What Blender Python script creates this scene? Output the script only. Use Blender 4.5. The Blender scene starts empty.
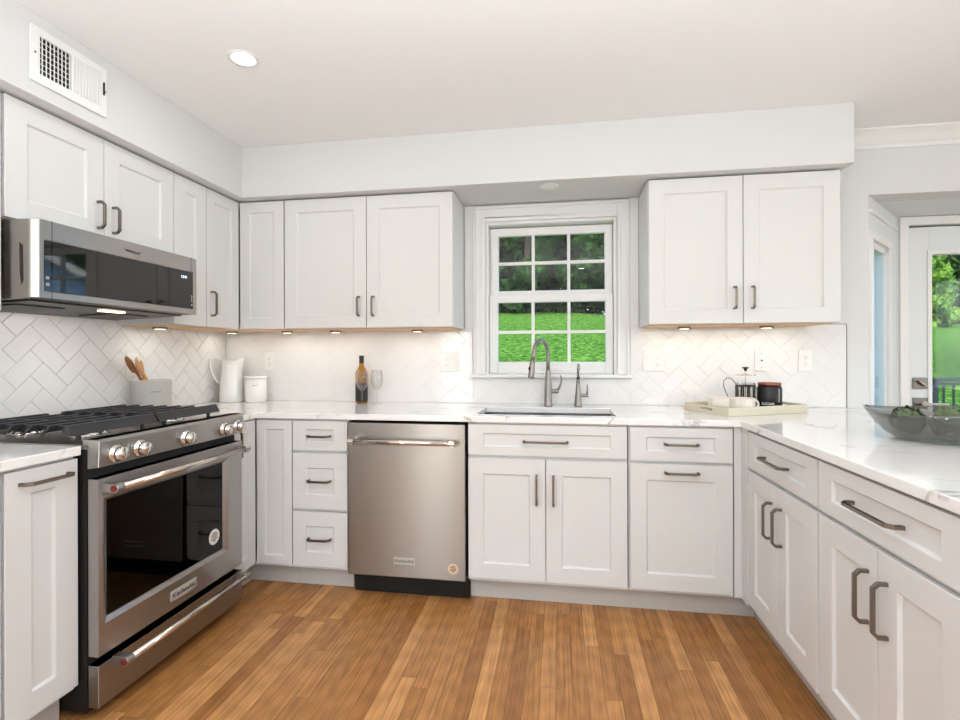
import bpy, bmesh, math, random
import numpy as np
from mathutils import Vector, Matrix

random.seed(7)
PI = math.pi
SC = bpy.context.scene
COL = SC.collection

# ------------------------------------------------------------------ camera
cam_d = bpy.data.cameras.new('camera'); cam = bpy.data.objects.new('camera', cam_d); COL.objects.link(cam)
YAW, ROLL, FPX = 0.1583, -0.0029, 499.36
CPOS = Vector((2.2017, -3.0242, 1.2133))
_r0 = Vector((math.cos(YAW), math.sin(YAW), 0)); _f = Vector((-math.sin(YAW), math.cos(YAW), 0)); _z = Vector((0, 0, 1))
_R = _r0 * math.cos(ROLL) + _z * math.sin(ROLL); _U = -_r0 * math.sin(ROLL) + _z * math.cos(ROLL)
cam.matrix_world = Matrix(((_R.x, _U.x, -_f.x, CPOS.x), (_R.y, _U.y, -_f.y, CPOS.y), (_R.z, _U.z, -_f.z, CPOS.z), (0, 0, 0, 1)))
cam_d.sensor_fit = 'HORIZONTAL'; cam_d.sensor_width = 36.0; cam_d.lens = FPX / 960 * 36.0
cam_d.shift_y = -5.75 / 960; cam_d.shift_x = 0.0
cam_d.clip_start = 0.05; cam_d.clip_end = 300
SC.camera = cam

# ------------------------------------------------------------------ world, sun, big lights, exposure
SC.view_settings.view_transform = 'Standard'; SC.view_settings.look = 'None'
SC.view_settings.gamma = 1.0; SC.view_settings.use_curve_mapping = False
SC.view_settings.exposure = 0.13
W = bpy.data.worlds.new('world'); SC.world = W; W.use_nodes = True
wn = W.node_tree.nodes; wl = W.node_tree.links
bg = wn['Background']; sky = wn.new('ShaderNodeTexSky'); sky.sky_type = 'NISHITA'
sky.sun_disc = False; sky.sun_elevation = math.radians(52); sky.sun_rotation = math.radians(200)
sky.air_density = 1.0; sky.dust_density = 2.0; sky.ozone_density = 1.0
wl.new(sky.outputs[0], bg.inputs[0]); bg.inputs[1].default_value = 0.75

def light(name, kind, loc, power, color=(1, 1, 1), size=0.1, size_y=None, direction=(0, 0, -1), shape=None, parent=None, spread=None):
    d = bpy.data.lights.new(name, kind); d.energy = power; d.color = color
    if kind == 'AREA':
        d.shape = shape or ('RECTANGLE' if size_y else 'DISK'); d.size = size
        if size_y: d.size_y = size_y
        if spread: d.spread = spread
    o = bpy.data.objects.new(name, d); COL.objects.link(o); o.location = loc
    o.rotation_euler = Vector(direction).to_track_quat('-Z', 'Y').to_euler()
    if parent: o.parent = parent
    return o
sun = light('sun', 'SUN', (0, 0, 20), 2.6, (1.0, 0.95, 0.86), direction=(0.45, 0.62, -1.0)); sun.data.angle = 0.01
# added area lights standing in for daylight at the unseen rear and right openings
light('rear_daylight_fill', 'AREA', (4.6, -5.16, 1.5), 6, (0.90, 0.95, 1.0), 2.2, 1.2, (0, 1, 0))
light('rear_door_daylight_fill', 'AREA', (0.5, -5.16, 1.1), 16, (0.97, 0.98, 1.0), 0.5, 1.7, (0, 1, 0))
light('dining_daylight_fill', 'AREA', (7.16, -2.4, 1.45), 44, (0.86, 0.94, 1.0), 2.0, 1.4, (-1, 0, 0))
# added fill light behind the camera, aimed up to brighten the ceiling
light('ceiling_bounce_fill', 'AREA', (2.3, -3.5, 1.40), 100, (0.85, 0.93, 1.0), 2.4, 2.0, (0, 0, 1))

# ------------------------------------------------------------------ materials
def s2l(c):
    return tuple(((v / 255) / 12.92 if v / 255 <= 0.04045 else ((v / 255 + 0.055) / 1.055) ** 2.4) for v in c)
MATS = {}
def mat(name, rgb=(200, 200, 200), rough=0.5, metal=0.0, spec=0.5, coat=0.0, emit=None, estr=0.0, bump=None, var=0.0, vscale=8.0, trans=0.0, ior=1.45, lin=None):
    m = bpy.data.materials.new(name); m.use_nodes = True; nt = m.node_tree; b = nt.nodes['Principled BSDF']
    c = lin if lin else s2l(rgb)
    b.inputs['Base Color'].default_value = (*c, 1); b.inputs['Roughness'].default_value = rough
    b.inputs['Metallic'].default_value = metal; b.inputs['Specular IOR Level'].default_value = spec
    b.inputs['Coat Weight'].default_value = coat; b.inputs['Coat Roughness'].default_value = 0.05
    b.inputs['Transmission Weight'].default_value = trans; b.inputs['IOR'].default_value = ior
    if emit:
        b.inputs['Emission Color'].default_value = (*emit, 1); b.inputs['Emission Strength'].default_value = estr
    if var > 0 or bump:
        tc = nt.nodes.new('ShaderNodeTexCoord'); no = nt.nodes.new('ShaderNodeTexNoise')
        no.inputs['Scale'].default_value = vscale; no.inputs['Detail'].default_value = 4
        nt.links.new(tc.outputs['Object'], no.inputs['Vector'])
        if var > 0:
            mx = nt.nodes.new('ShaderNodeMix'); mx.data_type = 'RGBA'
            mx.inputs['A'].default_value = (*[v * (1 - var) for v in c], 1); mx.inputs['B'].default_value = (*[min(1, v * (1 + var)) for v in c], 1)
            nt.links.new(no.outputs['Fac'], mx.inputs['Factor']); nt.links.new(mx.outputs['Result'], b.inputs['Base Color'])
        if bump:
            bp = nt.nodes.new('ShaderNodeBump'); bp.inputs['Strength'].default_value = bump; bp.inputs['Distance'].default_value = 0.01
            nt.links.new(no.outputs['Fac'], bp.inputs['Height']); nt.links.new(bp.outputs['Normal'], b.inputs['Normal'])
    MATS[name] = m; return m

M_wall = mat('wall_paint', (219, 219, 218), 0.75, bump=0.02, vscale=60)
M_ceil = mat('ceiling_paint', (243, 243, 242), 0.85, bump=0.02, vscale=60)
M_cab = mat('cabinet_paint', (221, 220, 218), 0.38, spec=0.4, var=0.01, vscale=3)
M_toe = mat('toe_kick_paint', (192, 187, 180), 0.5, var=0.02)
M_trim = mat('trim_paint', (236, 235, 233), 0.35, var=0.01)
M_bay = mat('bay_paint', (228, 231, 232), 0.5, var=0.01)
M_dark = mat('black_parts_gap_shade', (14, 13, 13), 0.6, var=0.1)  # black of real dark parts, also the painted shade in the door gap
M_blackgl = mat('black_glass', (10, 10, 11), 0.03, spec=0.6, coat=0.5, var=0.05)
M_iron = mat('cast_iron', (38, 38, 41), 0.42, spec=0.6, bump=0.25, vscale=220)
M_chrome = mat('chrome', (225, 222, 218), 0.08, metal=1, var=0.02)
M_white = mat('white_ceramic', (240, 238, 234), 0.15, coat=0.4, var=0.01)
M_plate = mat('outlet_plastic', (238, 236, 232), 0.3, var=0.005)
M_slot = mat('outlet_slot', (34, 32, 30), 0.6, var=0.05)
M_maple = mat('maple_underside', (226, 180, 128), 0.5, var=0.08, vscale=12)
M_grout = mat('grout', (232, 229, 226), 0.85, bump=0.05, vscale=90)
M_tile = mat('glazed_tile', (234, 232, 230), 0.12, coat=0.3, var=0.012, vscale=4)
M_red = mat('red_medallion', (120, 18, 22), 0.25, coat=0.6, var=0.1)
M_ink = mat('dark_ink', (52, 48, 46), 0.6, var=0.05)
M_wink = mat('white_ink', (232, 230, 226), 0.6, var=0.02)
M_copper = mat('copper_lid', (150, 92, 76), 0.3, metal=0.9, var=0.05)
M_blackc = mat('matte_black_jar', (30, 28, 28), 0.42, var=0.08, vscale=30)
M_crock = mat('grey_crock_glaze', (196, 191, 186), 0.4, bump=0.06, var=0.03, vscale=18)
M_mug = mat('speckled_mug_glaze', (233, 224, 212), 0.3, var=0.02, vscale=40)
M_label = mat('bottle_label', (40, 36, 36), 0.5, var=0.05)
M_rail = mat('painted_rail', (22, 36, 42), 0.35, var=0.05)
M_deck = mat('deck_boards', (120, 108, 96), 0.8, var=0.15)
M_lock = mat('satin_nickel_lock', (120, 116, 112), 0.3, metal=1, var=0.03)
M_bark = mat('bark', (74, 62, 50), 0.9, bump=0.5, var=0.3, vscale=3)
M_roof = mat('roof_shingle', (88, 88, 92), 0.9, var=0.2)
M_lampon = mat('lamp_lens', (255, 250, 240), 0.5, emit=(1.0, 0.95, 0.86), estr=9.0, var=0.01)
M_display = mat('clock_digits', (200, 225, 235), 0.5, emit=(0.75, 0.92, 1.0), estr=1.6, var=0.01)
M_puck = mat('under_cabinet_lens', (255, 235, 205), 0.5, emit=(1.0, 0.85, 0.65), estr=2.0, var=0.01)

def steel(name, rgb, rough, sc=(2, 2, 400), rv=0.06):
    m = mat(name, rgb, rough, metal=1.0); nt = m.node_tree; b = nt.nodes['Principled BSDF']
    tc = nt.nodes.new('ShaderNodeTexCoord'); mp = nt.nodes.new('ShaderNodeMapping'); no = nt.nodes.new('ShaderNodeTexNoise')
    mp.inputs['Scale'].default_value = sc; no.inputs['Scale'].default_value = 6; no.inputs['Detail'].default_value = 5
    nt.links.new(tc.outputs['Object'], mp.inputs[0]); nt.links.new(mp.outputs[0], no.inputs['Vector'])
    mr = nt.nodes.new('ShaderNodeMapRange'); mr.inputs['To Min'].default_value = rough - rv * 0.4; mr.inputs['To Max'].default_value = rough + rv * 0.4
    nt.links.new(no.outputs['Fac'], mr.inputs['Value']); nt.links.new(mr.outputs[0], b.inputs['Roughness'])
    b.inputs['Anisotropic'].default_value = 0.85; cv = nt.nodes.new('ShaderNodeCombineXYZ'); cv.inputs[2].default_value = 1.0; nt.links.new(cv.outputs[0], b.inputs['Tangent'])
    return m
M_ss = steel('brushed_steel', (176, 173, 170), 0.3)
M_ssd = steel('dark_brushed_steel', (156, 151, 146), 0.32)
M_sshi = steel('polished_bar_steel', (222, 214, 206), 0.2)
M_nickel = steel('brushed_nickel_pull', (136, 126, 116), 0.3, (60, 60, 4))
M_badge = mat('badge_silver', (196, 193, 188), 0.45, metal=0.3, var=0.02)
M_sink = steel('sink_steel', (160, 160, 160), 0.25)

def glass(name, tint=(1, 1, 1), f0=0.04, f1=0.6, rough=0.0, pw=4.0):
    m = bpy.data.materials.new(name); m.use_nodes = True; nt = m.node_tree; nt.nodes.clear(); N = nt.nodes.new
    out = N('ShaderNodeOutputMaterial'); mx = N('ShaderNodeMixShader'); tr = N('ShaderNodeBsdfTransparent'); gl = N('ShaderNodeBsdfGlossy'); lw = N('ShaderNodeLayerWeight'); lw.inputs['Blend'].default_value = 0.5
    no = N('ShaderNodeTexNoise'); no.inputs['Scale'].default_value = 3.0
    pw_ = N('ShaderNodeMath'); pw_.operation = 'POWER'; pw_.inputs[1].default_value = pw; nt.links.new(lw.outputs['Facing'], pw_.inputs[0])
    mu = N('ShaderNodeMath'); mu.operation = 'MULTIPLY_ADD'; mu.inputs[1].default_value = f1; mu.inputs[2].default_value = f0; nt.links.new(pw_.outputs[0], mu.inputs[0])
    mr = N('ShaderNodeMapRange'); mr.inputs['To Min'].default_value = rough; mr.inputs['To Max'].default_value = rough + 0.004
    nt.links.new(no.outputs['Fac'], mr.inputs['Value']); nt.links.new(mr.outputs[0], gl.inputs['Roughness'])
    tr.inputs[0].default_value = (*tint, 1)
    nt.links.new(mu.outputs[0], mx.inputs[0]); nt.links.new(tr.outputs[0], mx.inputs[1]); nt.links.new(gl.outputs[0], mx.inputs[2]); nt.links.new(mx.outputs[0], out.inputs[0])
    return m
M_pane = glass('window_glass', (0.97, 0.985, 0.98), 0.012, 0.5)
M_stem = glass('clear_glassware', (0.97, 0.97, 0.97), 0.03, 0.9, pw=2.5)
M_oven = glass('oven_glass', (0.22, 0.2, 0.19), 0.035, 0.6)
M_bowl = glass('smoky_bowl_glass', (0.6, 0.61, 0.6), 0.10, 0.5, pw=2.0)
M_wine = glass('amber_bottle_glass', (0.72, 0.5, 0.14), 0.04, 0.5)
M_sidelite = glass('sidelight_glass', (0.92, 0.97, 0.98), 0.03, 0.2)

def floor_mat():
    m = mat('oak_floor', (170, 116, 66), 0.3); nt = m.node_tree; b = nt.nodes['Principled BSDF']; N = nt.nodes.new; L = nt.links.new
    tc = N('ShaderNodeTexCoord'); sx = N('ShaderNodeSeparateXYZ'); L(tc.outputs['Object'], sx.inputs[0])
    def mth(op, a, b_=None, c=None):
        n = N('ShaderNodeMath'); n.operation = op
        for i, v in enumerate((a, b_, c)):
            if v is None: continue
            if isinstance(v, (int, float)): n.inputs[i].default_value = v
            else: L(v, n.inputs[i])
        return n.outputs[0]
    xs = mth('DIVIDE', sx.outputs['X'], 0.0575); col = mth('FLOOR', xs); fx = mth('FRACT', xs)
    w1 = N('ShaderNodeTexWhiteNoise'); w1.noise_dimensions = '1D'; L(col, w1.inputs['W'])
    off = mth('MULTIPLY', w1.outputs['Value'], 7.3)
    ys = mth('ADD', mth('DIVIDE', sx.outputs['Y'], 0.85), off); seg = mth('FLOOR', ys); fy = mth('FRACT', ys)
    cb = N('ShaderNodeCombineXYZ'); L(col, cb.inputs[0]); L(seg, cb.inputs[1])
    w2 = N('ShaderNodeTexWhiteNoise'); w2.noise_dimensions = '2D'; L(cb.outputs[0], w2.inputs['Vector'])
    ramp = N('ShaderNodeValToRGB'); L(w2.outputs['Value'], ramp.inputs[0]); r = ramp.color_ramp
    r.elements[0].position = 0; r.elements[0].color = (*s2l((156, 102, 54)), 1); r.elements[1].position = 1; r.elements[1].color = (*s2l((204, 148, 92)), 1)
    e = r.elements.new(0.35); e.color = (*s2l((172, 118, 66)), 1); e = r.elements.new(0.7); e.color = (*s2l((182, 127, 75)), 1)
    # grain: noise stretched along the plank, shifted per board
    gv = N('ShaderNodeCombineXYZ'); L(mth('MULTIPLY', sx.outputs['X'], 120.0), gv.inputs[0])
    L(mth('ADD', mth('MULTIPLY', sx.outputs['Y'], 3.2), mth('MULTIPLY', w2.outputs['Value'], 40.0)), gv.inputs[1]); L(mth('MULTIPLY', w2.outputs['Value'], 17.0), gv.inputs[2])
    gn = N('ShaderNodeTexNoise'); gn.inputs['Scale'].default_value = 1.0; gn.inputs['Detail'].default_value = 6; gn.inputs['Distortion'].default_value = 0.5; L(gv.outputs[0], gn.inputs['Vector'])
    gv2 = N('ShaderNodeCombineXYZ'); L(mth('MULTIPLY', sx.outputs['X'], 16.0), gv2.inputs[0]); L(mth('ADD', mth('MULTIPLY', sx.outputs['Y'], 1.6), mth('MULTIPLY', w2.outputs['Value'], 23.0)), gv2.inputs[1]); L(w2.outputs['Value'], gv2.inputs[2])
    wv = N('ShaderNodeTexWave'); wv.wave_type = 'RINGS'; wv.inputs['Scale'].default_value = 1.6; wv.inputs['Distortion'].default_value = 5.0; wv.inputs['Detail'].default_value = 3; L(gv2.outputs[0], wv.inputs['Vector'])
    g = mth('ADD', mth('MULTIPLY', gn.outputs['Fac'], 0.85), mth('MULTIPLY', wv.outputs['Fac'], 0.10))
    gm = N('ShaderNodeMapRange'); gm.inputs['From Min'].default_value = 0.3; gm.inputs['From Max'].default_value = 0.68; gm.inputs['To Min'].default_value = 0.68; gm.inputs['To Max'].default_value = 1.22; L(g, gm.inputs['Value'])
    # seams between boards
    dx = mth('MINIMUM', fx, mth('SUBTRACT', 1.0, fx)); dy = mth('MINIMUM', fy, mth('SUBTRACT', 1.0, fy))
    sm = mth('MINIMUM', mth('DIVIDE', dx, 0.03), mth('DIVIDE', dy, 0.0016)); smc = mth('MINIMUM', sm, 1.0)
    sf = mth('ADD', mth('MULTIPLY', smc, 0.62), 0.38)
    tot = mth('MULTIPLY', gm.outputs[0], sf)
    vm = N('ShaderNodeVectorMath'); vm.operation = 'SCALE'; L(ramp.outputs[0], vm.inputs[0]); L(tot, vm.inputs['Scale']); L(vm.outputs[0], b.inputs['Base Color'])
    bp = N('ShaderNodeBump'); bp.inputs['Strength'].default_value = 0.25; bp.inputs['Distance'].default_value = 0.001; L(tot, bp.inputs['Height']); L(bp.outputs[0], b.inputs['Normal'])
    b.inputs['Roughness'].default_value = 0.33; return m
M_floor = floor_mat()

def quartz_mat():
    m = mat('white_quartz', (240, 238, 236), 0.1, coat=0.2); nt = m.node_tree; b = nt.nodes['Principled BSDF']; N = nt.nodes.new; L = nt.links.new
    tc = N('ShaderNodeTexCoord')
    n1 = N('ShaderNodeTexNoise'); n1.inputs['Scale'].default_value = 1.7; n1.inputs['Detail'].default_value = 6; n1.inputs['Distortion'].default_value = 1.4; L(tc.outputs['Object'], n1.inputs['Vector'])
    s = N('ShaderNodeMath'); s.operation = 'SUBTRACT'; s.inputs[1].default_value = 0.5; L(n1.outputs['Fac'], s.inputs[0])
    a = N('ShaderNodeMath'); a.operation = 'ABSOLUTE'; L(s.outputs[0], a.inputs[0])
    r = N('ShaderNodeValToRGB'); L(a.outputs[0], r.inputs[0]); r.color_ramp.elements[0].color = (*s2l((176, 171, 168)), 1); r.color_ramp.elements[0].position = 0.0
    r.color_ramp.elements[1].color = (*s2l((241, 239, 237)), 1); r.color_ramp.elements[1].position = 0.016
    n2 = N('ShaderNodeTexNoise'); n2.inputs['Scale'].default_value = 5; n2.inputs['Detail'].default_value = 3; L(tc.outputs['Object'], n2.inputs['Vector'])
    mk = N('ShaderNodeMapRange'); mk.inputs['From Min'].default_value = 0.48; mk.inputs['From Max'].default_value = 0.62; L(n2.outputs['Fac'], mk.inputs['Value'])
    mx = N('ShaderNodeMix'); mx.data_type = 'RGBA'; mx.inputs['A'].default_value = (*s2l((241, 239, 237)), 1); L(mk.outputs[0], mx.inputs['Factor']); L(r.outputs[0], mx.inputs['B'])
    L(mx.outputs['Result'], b.inputs['Base Color']); return m
M_quartz = quartz_mat()

def lap_mat():
    m = mat('blue_lap_siding', (150, 185, 225), 0.7); nt = m.node_tree; b = nt.nodes['Principled BSDF']; N = nt.nodes.new; L = nt.links.new
    tc = N('ShaderNodeTexCoord'); sx = N('ShaderNodeSeparateXYZ'); L(tc.outputs['Object'], sx.inputs[0])
    d = N('ShaderNodeMath'); d.operation = 'DIVIDE'; d.inputs[1].default_value = 0.2; L(sx.outputs['Z'], d.inputs[0])
    f = N('ShaderNodeMath'); f.operation = 'FRACT'; L(d.outputs[0], f.inputs[0])
    r = N('ShaderNodeValToRGB'); L(f.outputs[0], r.inputs[0]); r.color_ramp.elements[0].position = 0.0; r.color_ramp.elements[0].color = (*s2l((60, 90, 126)), 1)
    r.color_ramp.elements[1].position = 0.14; r.color_ramp.elements[1].color = (*s2l((150, 185, 225)), 1); L(r.outputs[0], b.inputs['Base Color']); return m
M_lap = lap_mat()

def grass_mat():
    m = mat('lawn_grass', (92, 150, 52), 0.9, spec=0.1); nt = m.node_tree; b = nt.nodes['Principled BSDF']; N = nt.nodes.new; L = nt.links.new
    tc = N('ShaderNodeTexCoord')
    n1 = N('ShaderNodeTexNoise'); n1.inputs['Scale'].default_value = 6.0; n1.inputs['Detail'].default_value = 12; n1.inputs['Roughness'].default_value = 0.75; L(tc.outputs['Object'], n1.inputs['Vector'])
    r = N('ShaderNodeValToRGB'); L(n1.outputs['Fac'], r.inputs[0]); cr = r.color_ramp
    cr.elements[0].position = 0.43; cr.elements[0].color = (*s2l((26, 62, 14)), 1); cr.elements[1].position = 0.57; cr.elements[1].color = (*s2l((112, 152, 62)), 1)
    e = cr.elements.new(0.5); e.color = (*s2l((58, 108, 30)), 1)
    L(r.outputs[0], b.inputs['Base Color'])
    bp = N('ShaderNodeBump'); bp.inputs['Strength'].default_value = 0.9; bp.inputs['Distance'].default_value = 0.15; L(n1.outputs['Fac'], bp.inputs['Height']); L(bp.outputs[0], b.inputs['Normal'])
    return m
M_grass = grass_mat()

def leaf_mat(name, c0, c1):
    m = bpy.data.materials.new(name); m.use_nodes = True; nt = m.node_tree; nt.nodes.clear(); N = nt.nodes.new; L = nt.links.new
    out = N('ShaderNodeOutputMaterial'); mx = N('ShaderNodeMixShader'); d = N('ShaderNodeBsdfDiffuse'); t = N('ShaderNodeBsdfTranslucent')
    tc = N('ShaderNodeTexCoord'); n = N('ShaderNodeTexNoise'); n.inputs['Scale'].default_value = 1.3; n.inputs['Detail'].default_value = 5; L(tc.outputs['Object'], n.inputs['Vector'])
    r = N('ShaderNodeValToRGB'); r.color_ramp.elements[0].position = 0.35; r.color_ramp.elements[0].color = (*s2l(c0), 1); r.color_ramp.elements[1].position = 0.65; r.color_ramp.elements[1].color = (*s2l(c1), 1)
    L(n.outputs['Fac'], r.inputs[0]); L(r.outputs[0], d.inputs[0]); L(r.outputs[0], t.inputs[0]); mx.inputs[0].default_value = 0.25
    L(d.outputs[0], mx.inputs[1]); L(t.outputs[0], mx.inputs[2]); L(mx.outputs[0], out.inputs[0]); return m
M_leaf = leaf_mat('dark_leaves', (12, 34, 20), (74, 110, 56))
M_leaf2 = leaf_mat('bright_leaves', (60, 108, 40), (148, 184, 84))

def veg_mat():
    return mat('artichoke_green', (96, 108, 76), 0.55, var=0.25, vscale=25)
M_veg = veg_mat(); M_avo = mat('dark_green_skin', (38, 84, 36), 0.4, bump=0.3, var=0.3, vscale=50)
M_spoon = mat('light_wood_spoon', (206, 150, 96), 0.5, var=0.15, vscale=30)
M_spoon2 = mat('dark_wood_spoon', (142, 90, 48), 0.5, var=0.2, vscale=30)
M_tray = mat('pale_wood_tray', (214, 204, 182), 0.5, var=0.08, vscale=14)
M_trayin = mat('tray_inside', (190, 182, 168), 0.5, var=0.08, vscale=14)

# ------------------------------------------------------------------ mesh builder
class MB:
    def __init__(s): s.v = []; s.f = []; s.sm = []
    def add(s, vs, fs, smooth=False, M=None):
        n = len(s.v)
        s.v += [tuple(M @ Vector(p)) if M else tuple(p) for p in vs]
        for f in fs: s.f.append(tuple(i + n for i in f)); s.sm.append(smooth)
        return s
    def box(s, x0, y0, z0, x1, y1, z1, M=None):
        x0, x1 = min(x0, x1), max(x0, x1); y0, y1 = min(y0, y1), max(y0, y1); z0, z1 = min(z0, z1), max(z0, z1)
        vs = [(x0, y0, z0), (x1, y0, z0), (x1, y1, z0), (x0, y1, z0), (x0, y0, z1), (x1, y0, z1), (x1, y1, z1), (x0, y1, z1)]
        return s.add(vs, [(0, 3, 2, 1), (4, 5, 6, 7), (0, 1, 5, 4), (1, 2, 6, 5), (2, 3, 7, 6), (3, 0, 4, 7)], M=M)
    def prism(s, poly, h0, h1, axis='z', M=None):
        """extrude a 2D polygon; axis z: (x,y), x: (y,z), y: (x,z)"""
        def p(a, b, h): return {'z': (a, b, h), 'x': (h, a, b), 'y': (a, h, b)}[axis]
        n = len(poly); vs = [p(a, b, h0) for a, b in poly] + [p(a, b, h1) for a, b in poly]
        fs = [tuple(range(n)), tuple(range(2 * n - 1, n - 1, -1))] + [(i, (i + 1) % n, n + (i + 1) % n, n + i) for i in range(n)]
        return s.add(vs, fs, M=M)
    def lathe(s, prof, c=(0, 0, 0), seg=32, axis='z', M=None, smooth=True, close=True):
        """profile [(r,h)...] spun round an axis through c"""
        vs = []; fs = []; n = len(prof)
        for i in range(seg):
            a = 2 * PI * i / seg; ca, sa = math.cos(a), math.sin(a)
            for r, h in prof:
                q = {'z': (r * ca, r * sa, h), 'x': (h, r * ca, r * sa), 'y': (r * sa, h, r * ca)}[axis]
                vs.append((q[0] + c[0], q[1] + c[1], q[2] + c[2]))
        for i in range(seg):
            j = (i + 1) % seg
            for k in range(n - 1): fs.append((i * n + k, j * n + k, j * n + k + 1, i * n + k + 1))
        s.add(vs, fs, smooth, M)
        return s
    def cyl(s, c, r, h0, h1, axis='z', seg=24, r1=None, M=None):
        r1 = r if r1 is None else r1
        return s.lathe([(0.00001, h0), (r, h0), (r1, h1), (0.00001, h1)], c, seg, axis, M, smooth=False)
    def tube(s, path, r, seg=10, smooth=True, caps=True, sq=None):
        """round tube; r number or list. sq=(w,h): rectangular section, h along up"""
        P = [Vector(p) for p in path]; n = len(P); R = r if isinstance(r, (list, tuple)) else [r] * n
        vs = []; fs = []; up = None
        for i in range(n):
            if i == 0: t = (P[1] - P[0]).normalized()
            elif i == n - 1: t = (P[-1] - P[-2]).normalized()
            else:
                t = ((P[i] - P[i - 1]).normalized() + (P[i + 1] - P[i]).normalized())
                t = t.normalized() if t.length > 1e-6 else (P[i + 1] - P[i]).normalized()
            if up is None:
                up = Vector((0, 0, 1)) if abs(t.z) < 0.9 else Vector((1, 0, 0))
            u = (up - t * up.dot(t)).normalized(); w = t.cross(u).normalized(); up = u
            for k in range(seg):
                a = 2 * PI * (k + (0.5 if seg == 4 else 0)) / seg
                vs.append(P[i] + u * (R[i] * math.cos(a)) + w * (R[i] * math.sin(a)))
        for i in range(n - 1):
            for k in range(seg):
                k2 = (k + 1) % seg; fs.append((i * seg + k, i * seg + k2, (i + 1) * seg + k2, (i + 1) * seg + k))
        if caps: fs.append(tuple(range(seg - 1, -1, -1))); fs.append(tuple((n - 1) * seg + k for k in range(seg)))
        s.add(vs, fs, smooth); return s
    def sphere(s, c, r, sx=1, sy=1, sz=1, seg=20, rings=12, M=None):
        prof = [(max(1e-5, r * math.sin(PI * k / rings)), -r * math.cos(PI * k / rings)) for k in range(rings + 1)]
        vs = MB(); vs.lathe(prof, (0, 0, 0), seg)
        pts = [(p[0] * sx, p[1] * sy, p[2] * sz) for p in vs.v]
        if M: pts = [tuple(M @ Vector(p)) for p in pts]
        s.add([(p[0] + c[0], p[1] + c[1], p[2] + c[2]) for p in pts], vs.f, True); return s

ORG = {}
def root(name, label, cat, loc=(0, 0, 0), group=None, rotz=0.0, kind=None):
    o = bpy.data.objects.new(name, None); COL.objects.link(o); o.location = loc; o.rotation_euler = (0, 0, rotz)
    o.empty_display_size = 0.1; ORG[o.name] = Vector(loc)
    if label: o['label'] = label
    if cat: o['category'] = cat
    if group: o['group'] = group
    if kind: o['kind'] = kind
    return o
def obj(name, mb, m, parent=None, bevel=0.0, local=False, label=None, cat=None, group=None, kind=None, loc=None, solid=None):
    """one mesh object; vertices are given in world space unless local=True (then in the parent's space)"""
    off = Vector((0, 0, 0))
    if parent is not None and not local: off = ORG.get(parent.name, Vector((0, 0, 0)))
    if parent is None and loc is not None and not local: off = Vector(loc)
    me = bpy.data.meshes.new(name); me.from_pydata([(p[0] - off.x, p[1] - off.y, p[2] - off.z) for p in mb.v], [], mb.f)
    me.polygons.foreach_set('use_smooth', mb.sm)
    bm = bmesh.new(); bm.from_mesh(me); bmesh.ops.remove_doubles(bm, verts=bm.verts, dist=1e-5)
    bmesh.ops.recalc_face_normals(bm, faces=bm.faces); bm.to_mesh(me); bm.free(); me.update()
    o = bpy.data.objects.new(name, me); COL.objects.link(o); me.materials.append(m)
    if parent is not None: o.parent = parent; ORG[o.name] = off
    elif loc is not None: o.location = loc; ORG[o.name] = Vector(loc)
    if bevel > 0:
        b = o.modifiers.new('bevel', 'BEVEL'); b.width = bevel; b.segments = 2; b.limit_method = 'ANGLE'; b.angle_limit = math.radians(40); b.harden_normals = False
    if solid: q = o.modifiers.new('solid', 'SOLIDIFY'); q.thickness = solid; q.offset = -1
    if label: o['label'] = label
    if cat: o['category'] = cat
    if group: o['group'] = group
    if kind: o['kind'] = kind
    return o
def struct(name, mb, m, parent=None, bevel=0.0):
    return obj(name, mb, m, parent, bevel, kind=None if parent else 'structure')
def copy_tree(o, parent=None):
    c = o.copy(); COL.objects.link(c)
    if parent is not None: c.parent = parent
    ORG[c.name] = ORG.get(o.name, Vector((0, 0, 0)))
    for ch in list(o.children): copy_tree(ch, c)
    return c
def text_mb(body, size, depth=0.0008, align='CENTER'):
    cu = bpy.data.curves.new('t', 'FONT'); cu.body = body; cu.size = size; cu.extrude = depth; cu.align_x = align; cu.align_y = 'CENTER'
    o = bpy.data.objects.new('t', cu); COL.objects.link(o); bpy.context.view_layer.update()
    me = bpy.data.meshes.new_from_object(o.evaluated_get(bpy.context.evaluated_depsgraph_get()))
    mb = MB(); mb.add([tuple(v.co) for v in me.vertices], [tuple(p.vertices) for p in me.polygons])
    bpy.data.objects.remove(o); bpy.data.curves.remove(cu); bpy.data.meshes.remove(me); return mb
def xf(mb, M):
    mb.v = [tuple(M @ Vector(p)) for p in mb.v]; return mb
def frame3(o, xd, yd):
    xd = Vector(xd); yd = Vector(yd); zd = xd.cross(yd)
    return Matrix(((xd.x, yd.x, zd.x, o[0]), (xd.y, yd.y, zd.y, o[1]), (xd.z, yd.z, zd.z, o[2]), (0, 0, 0, 1)))

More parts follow.
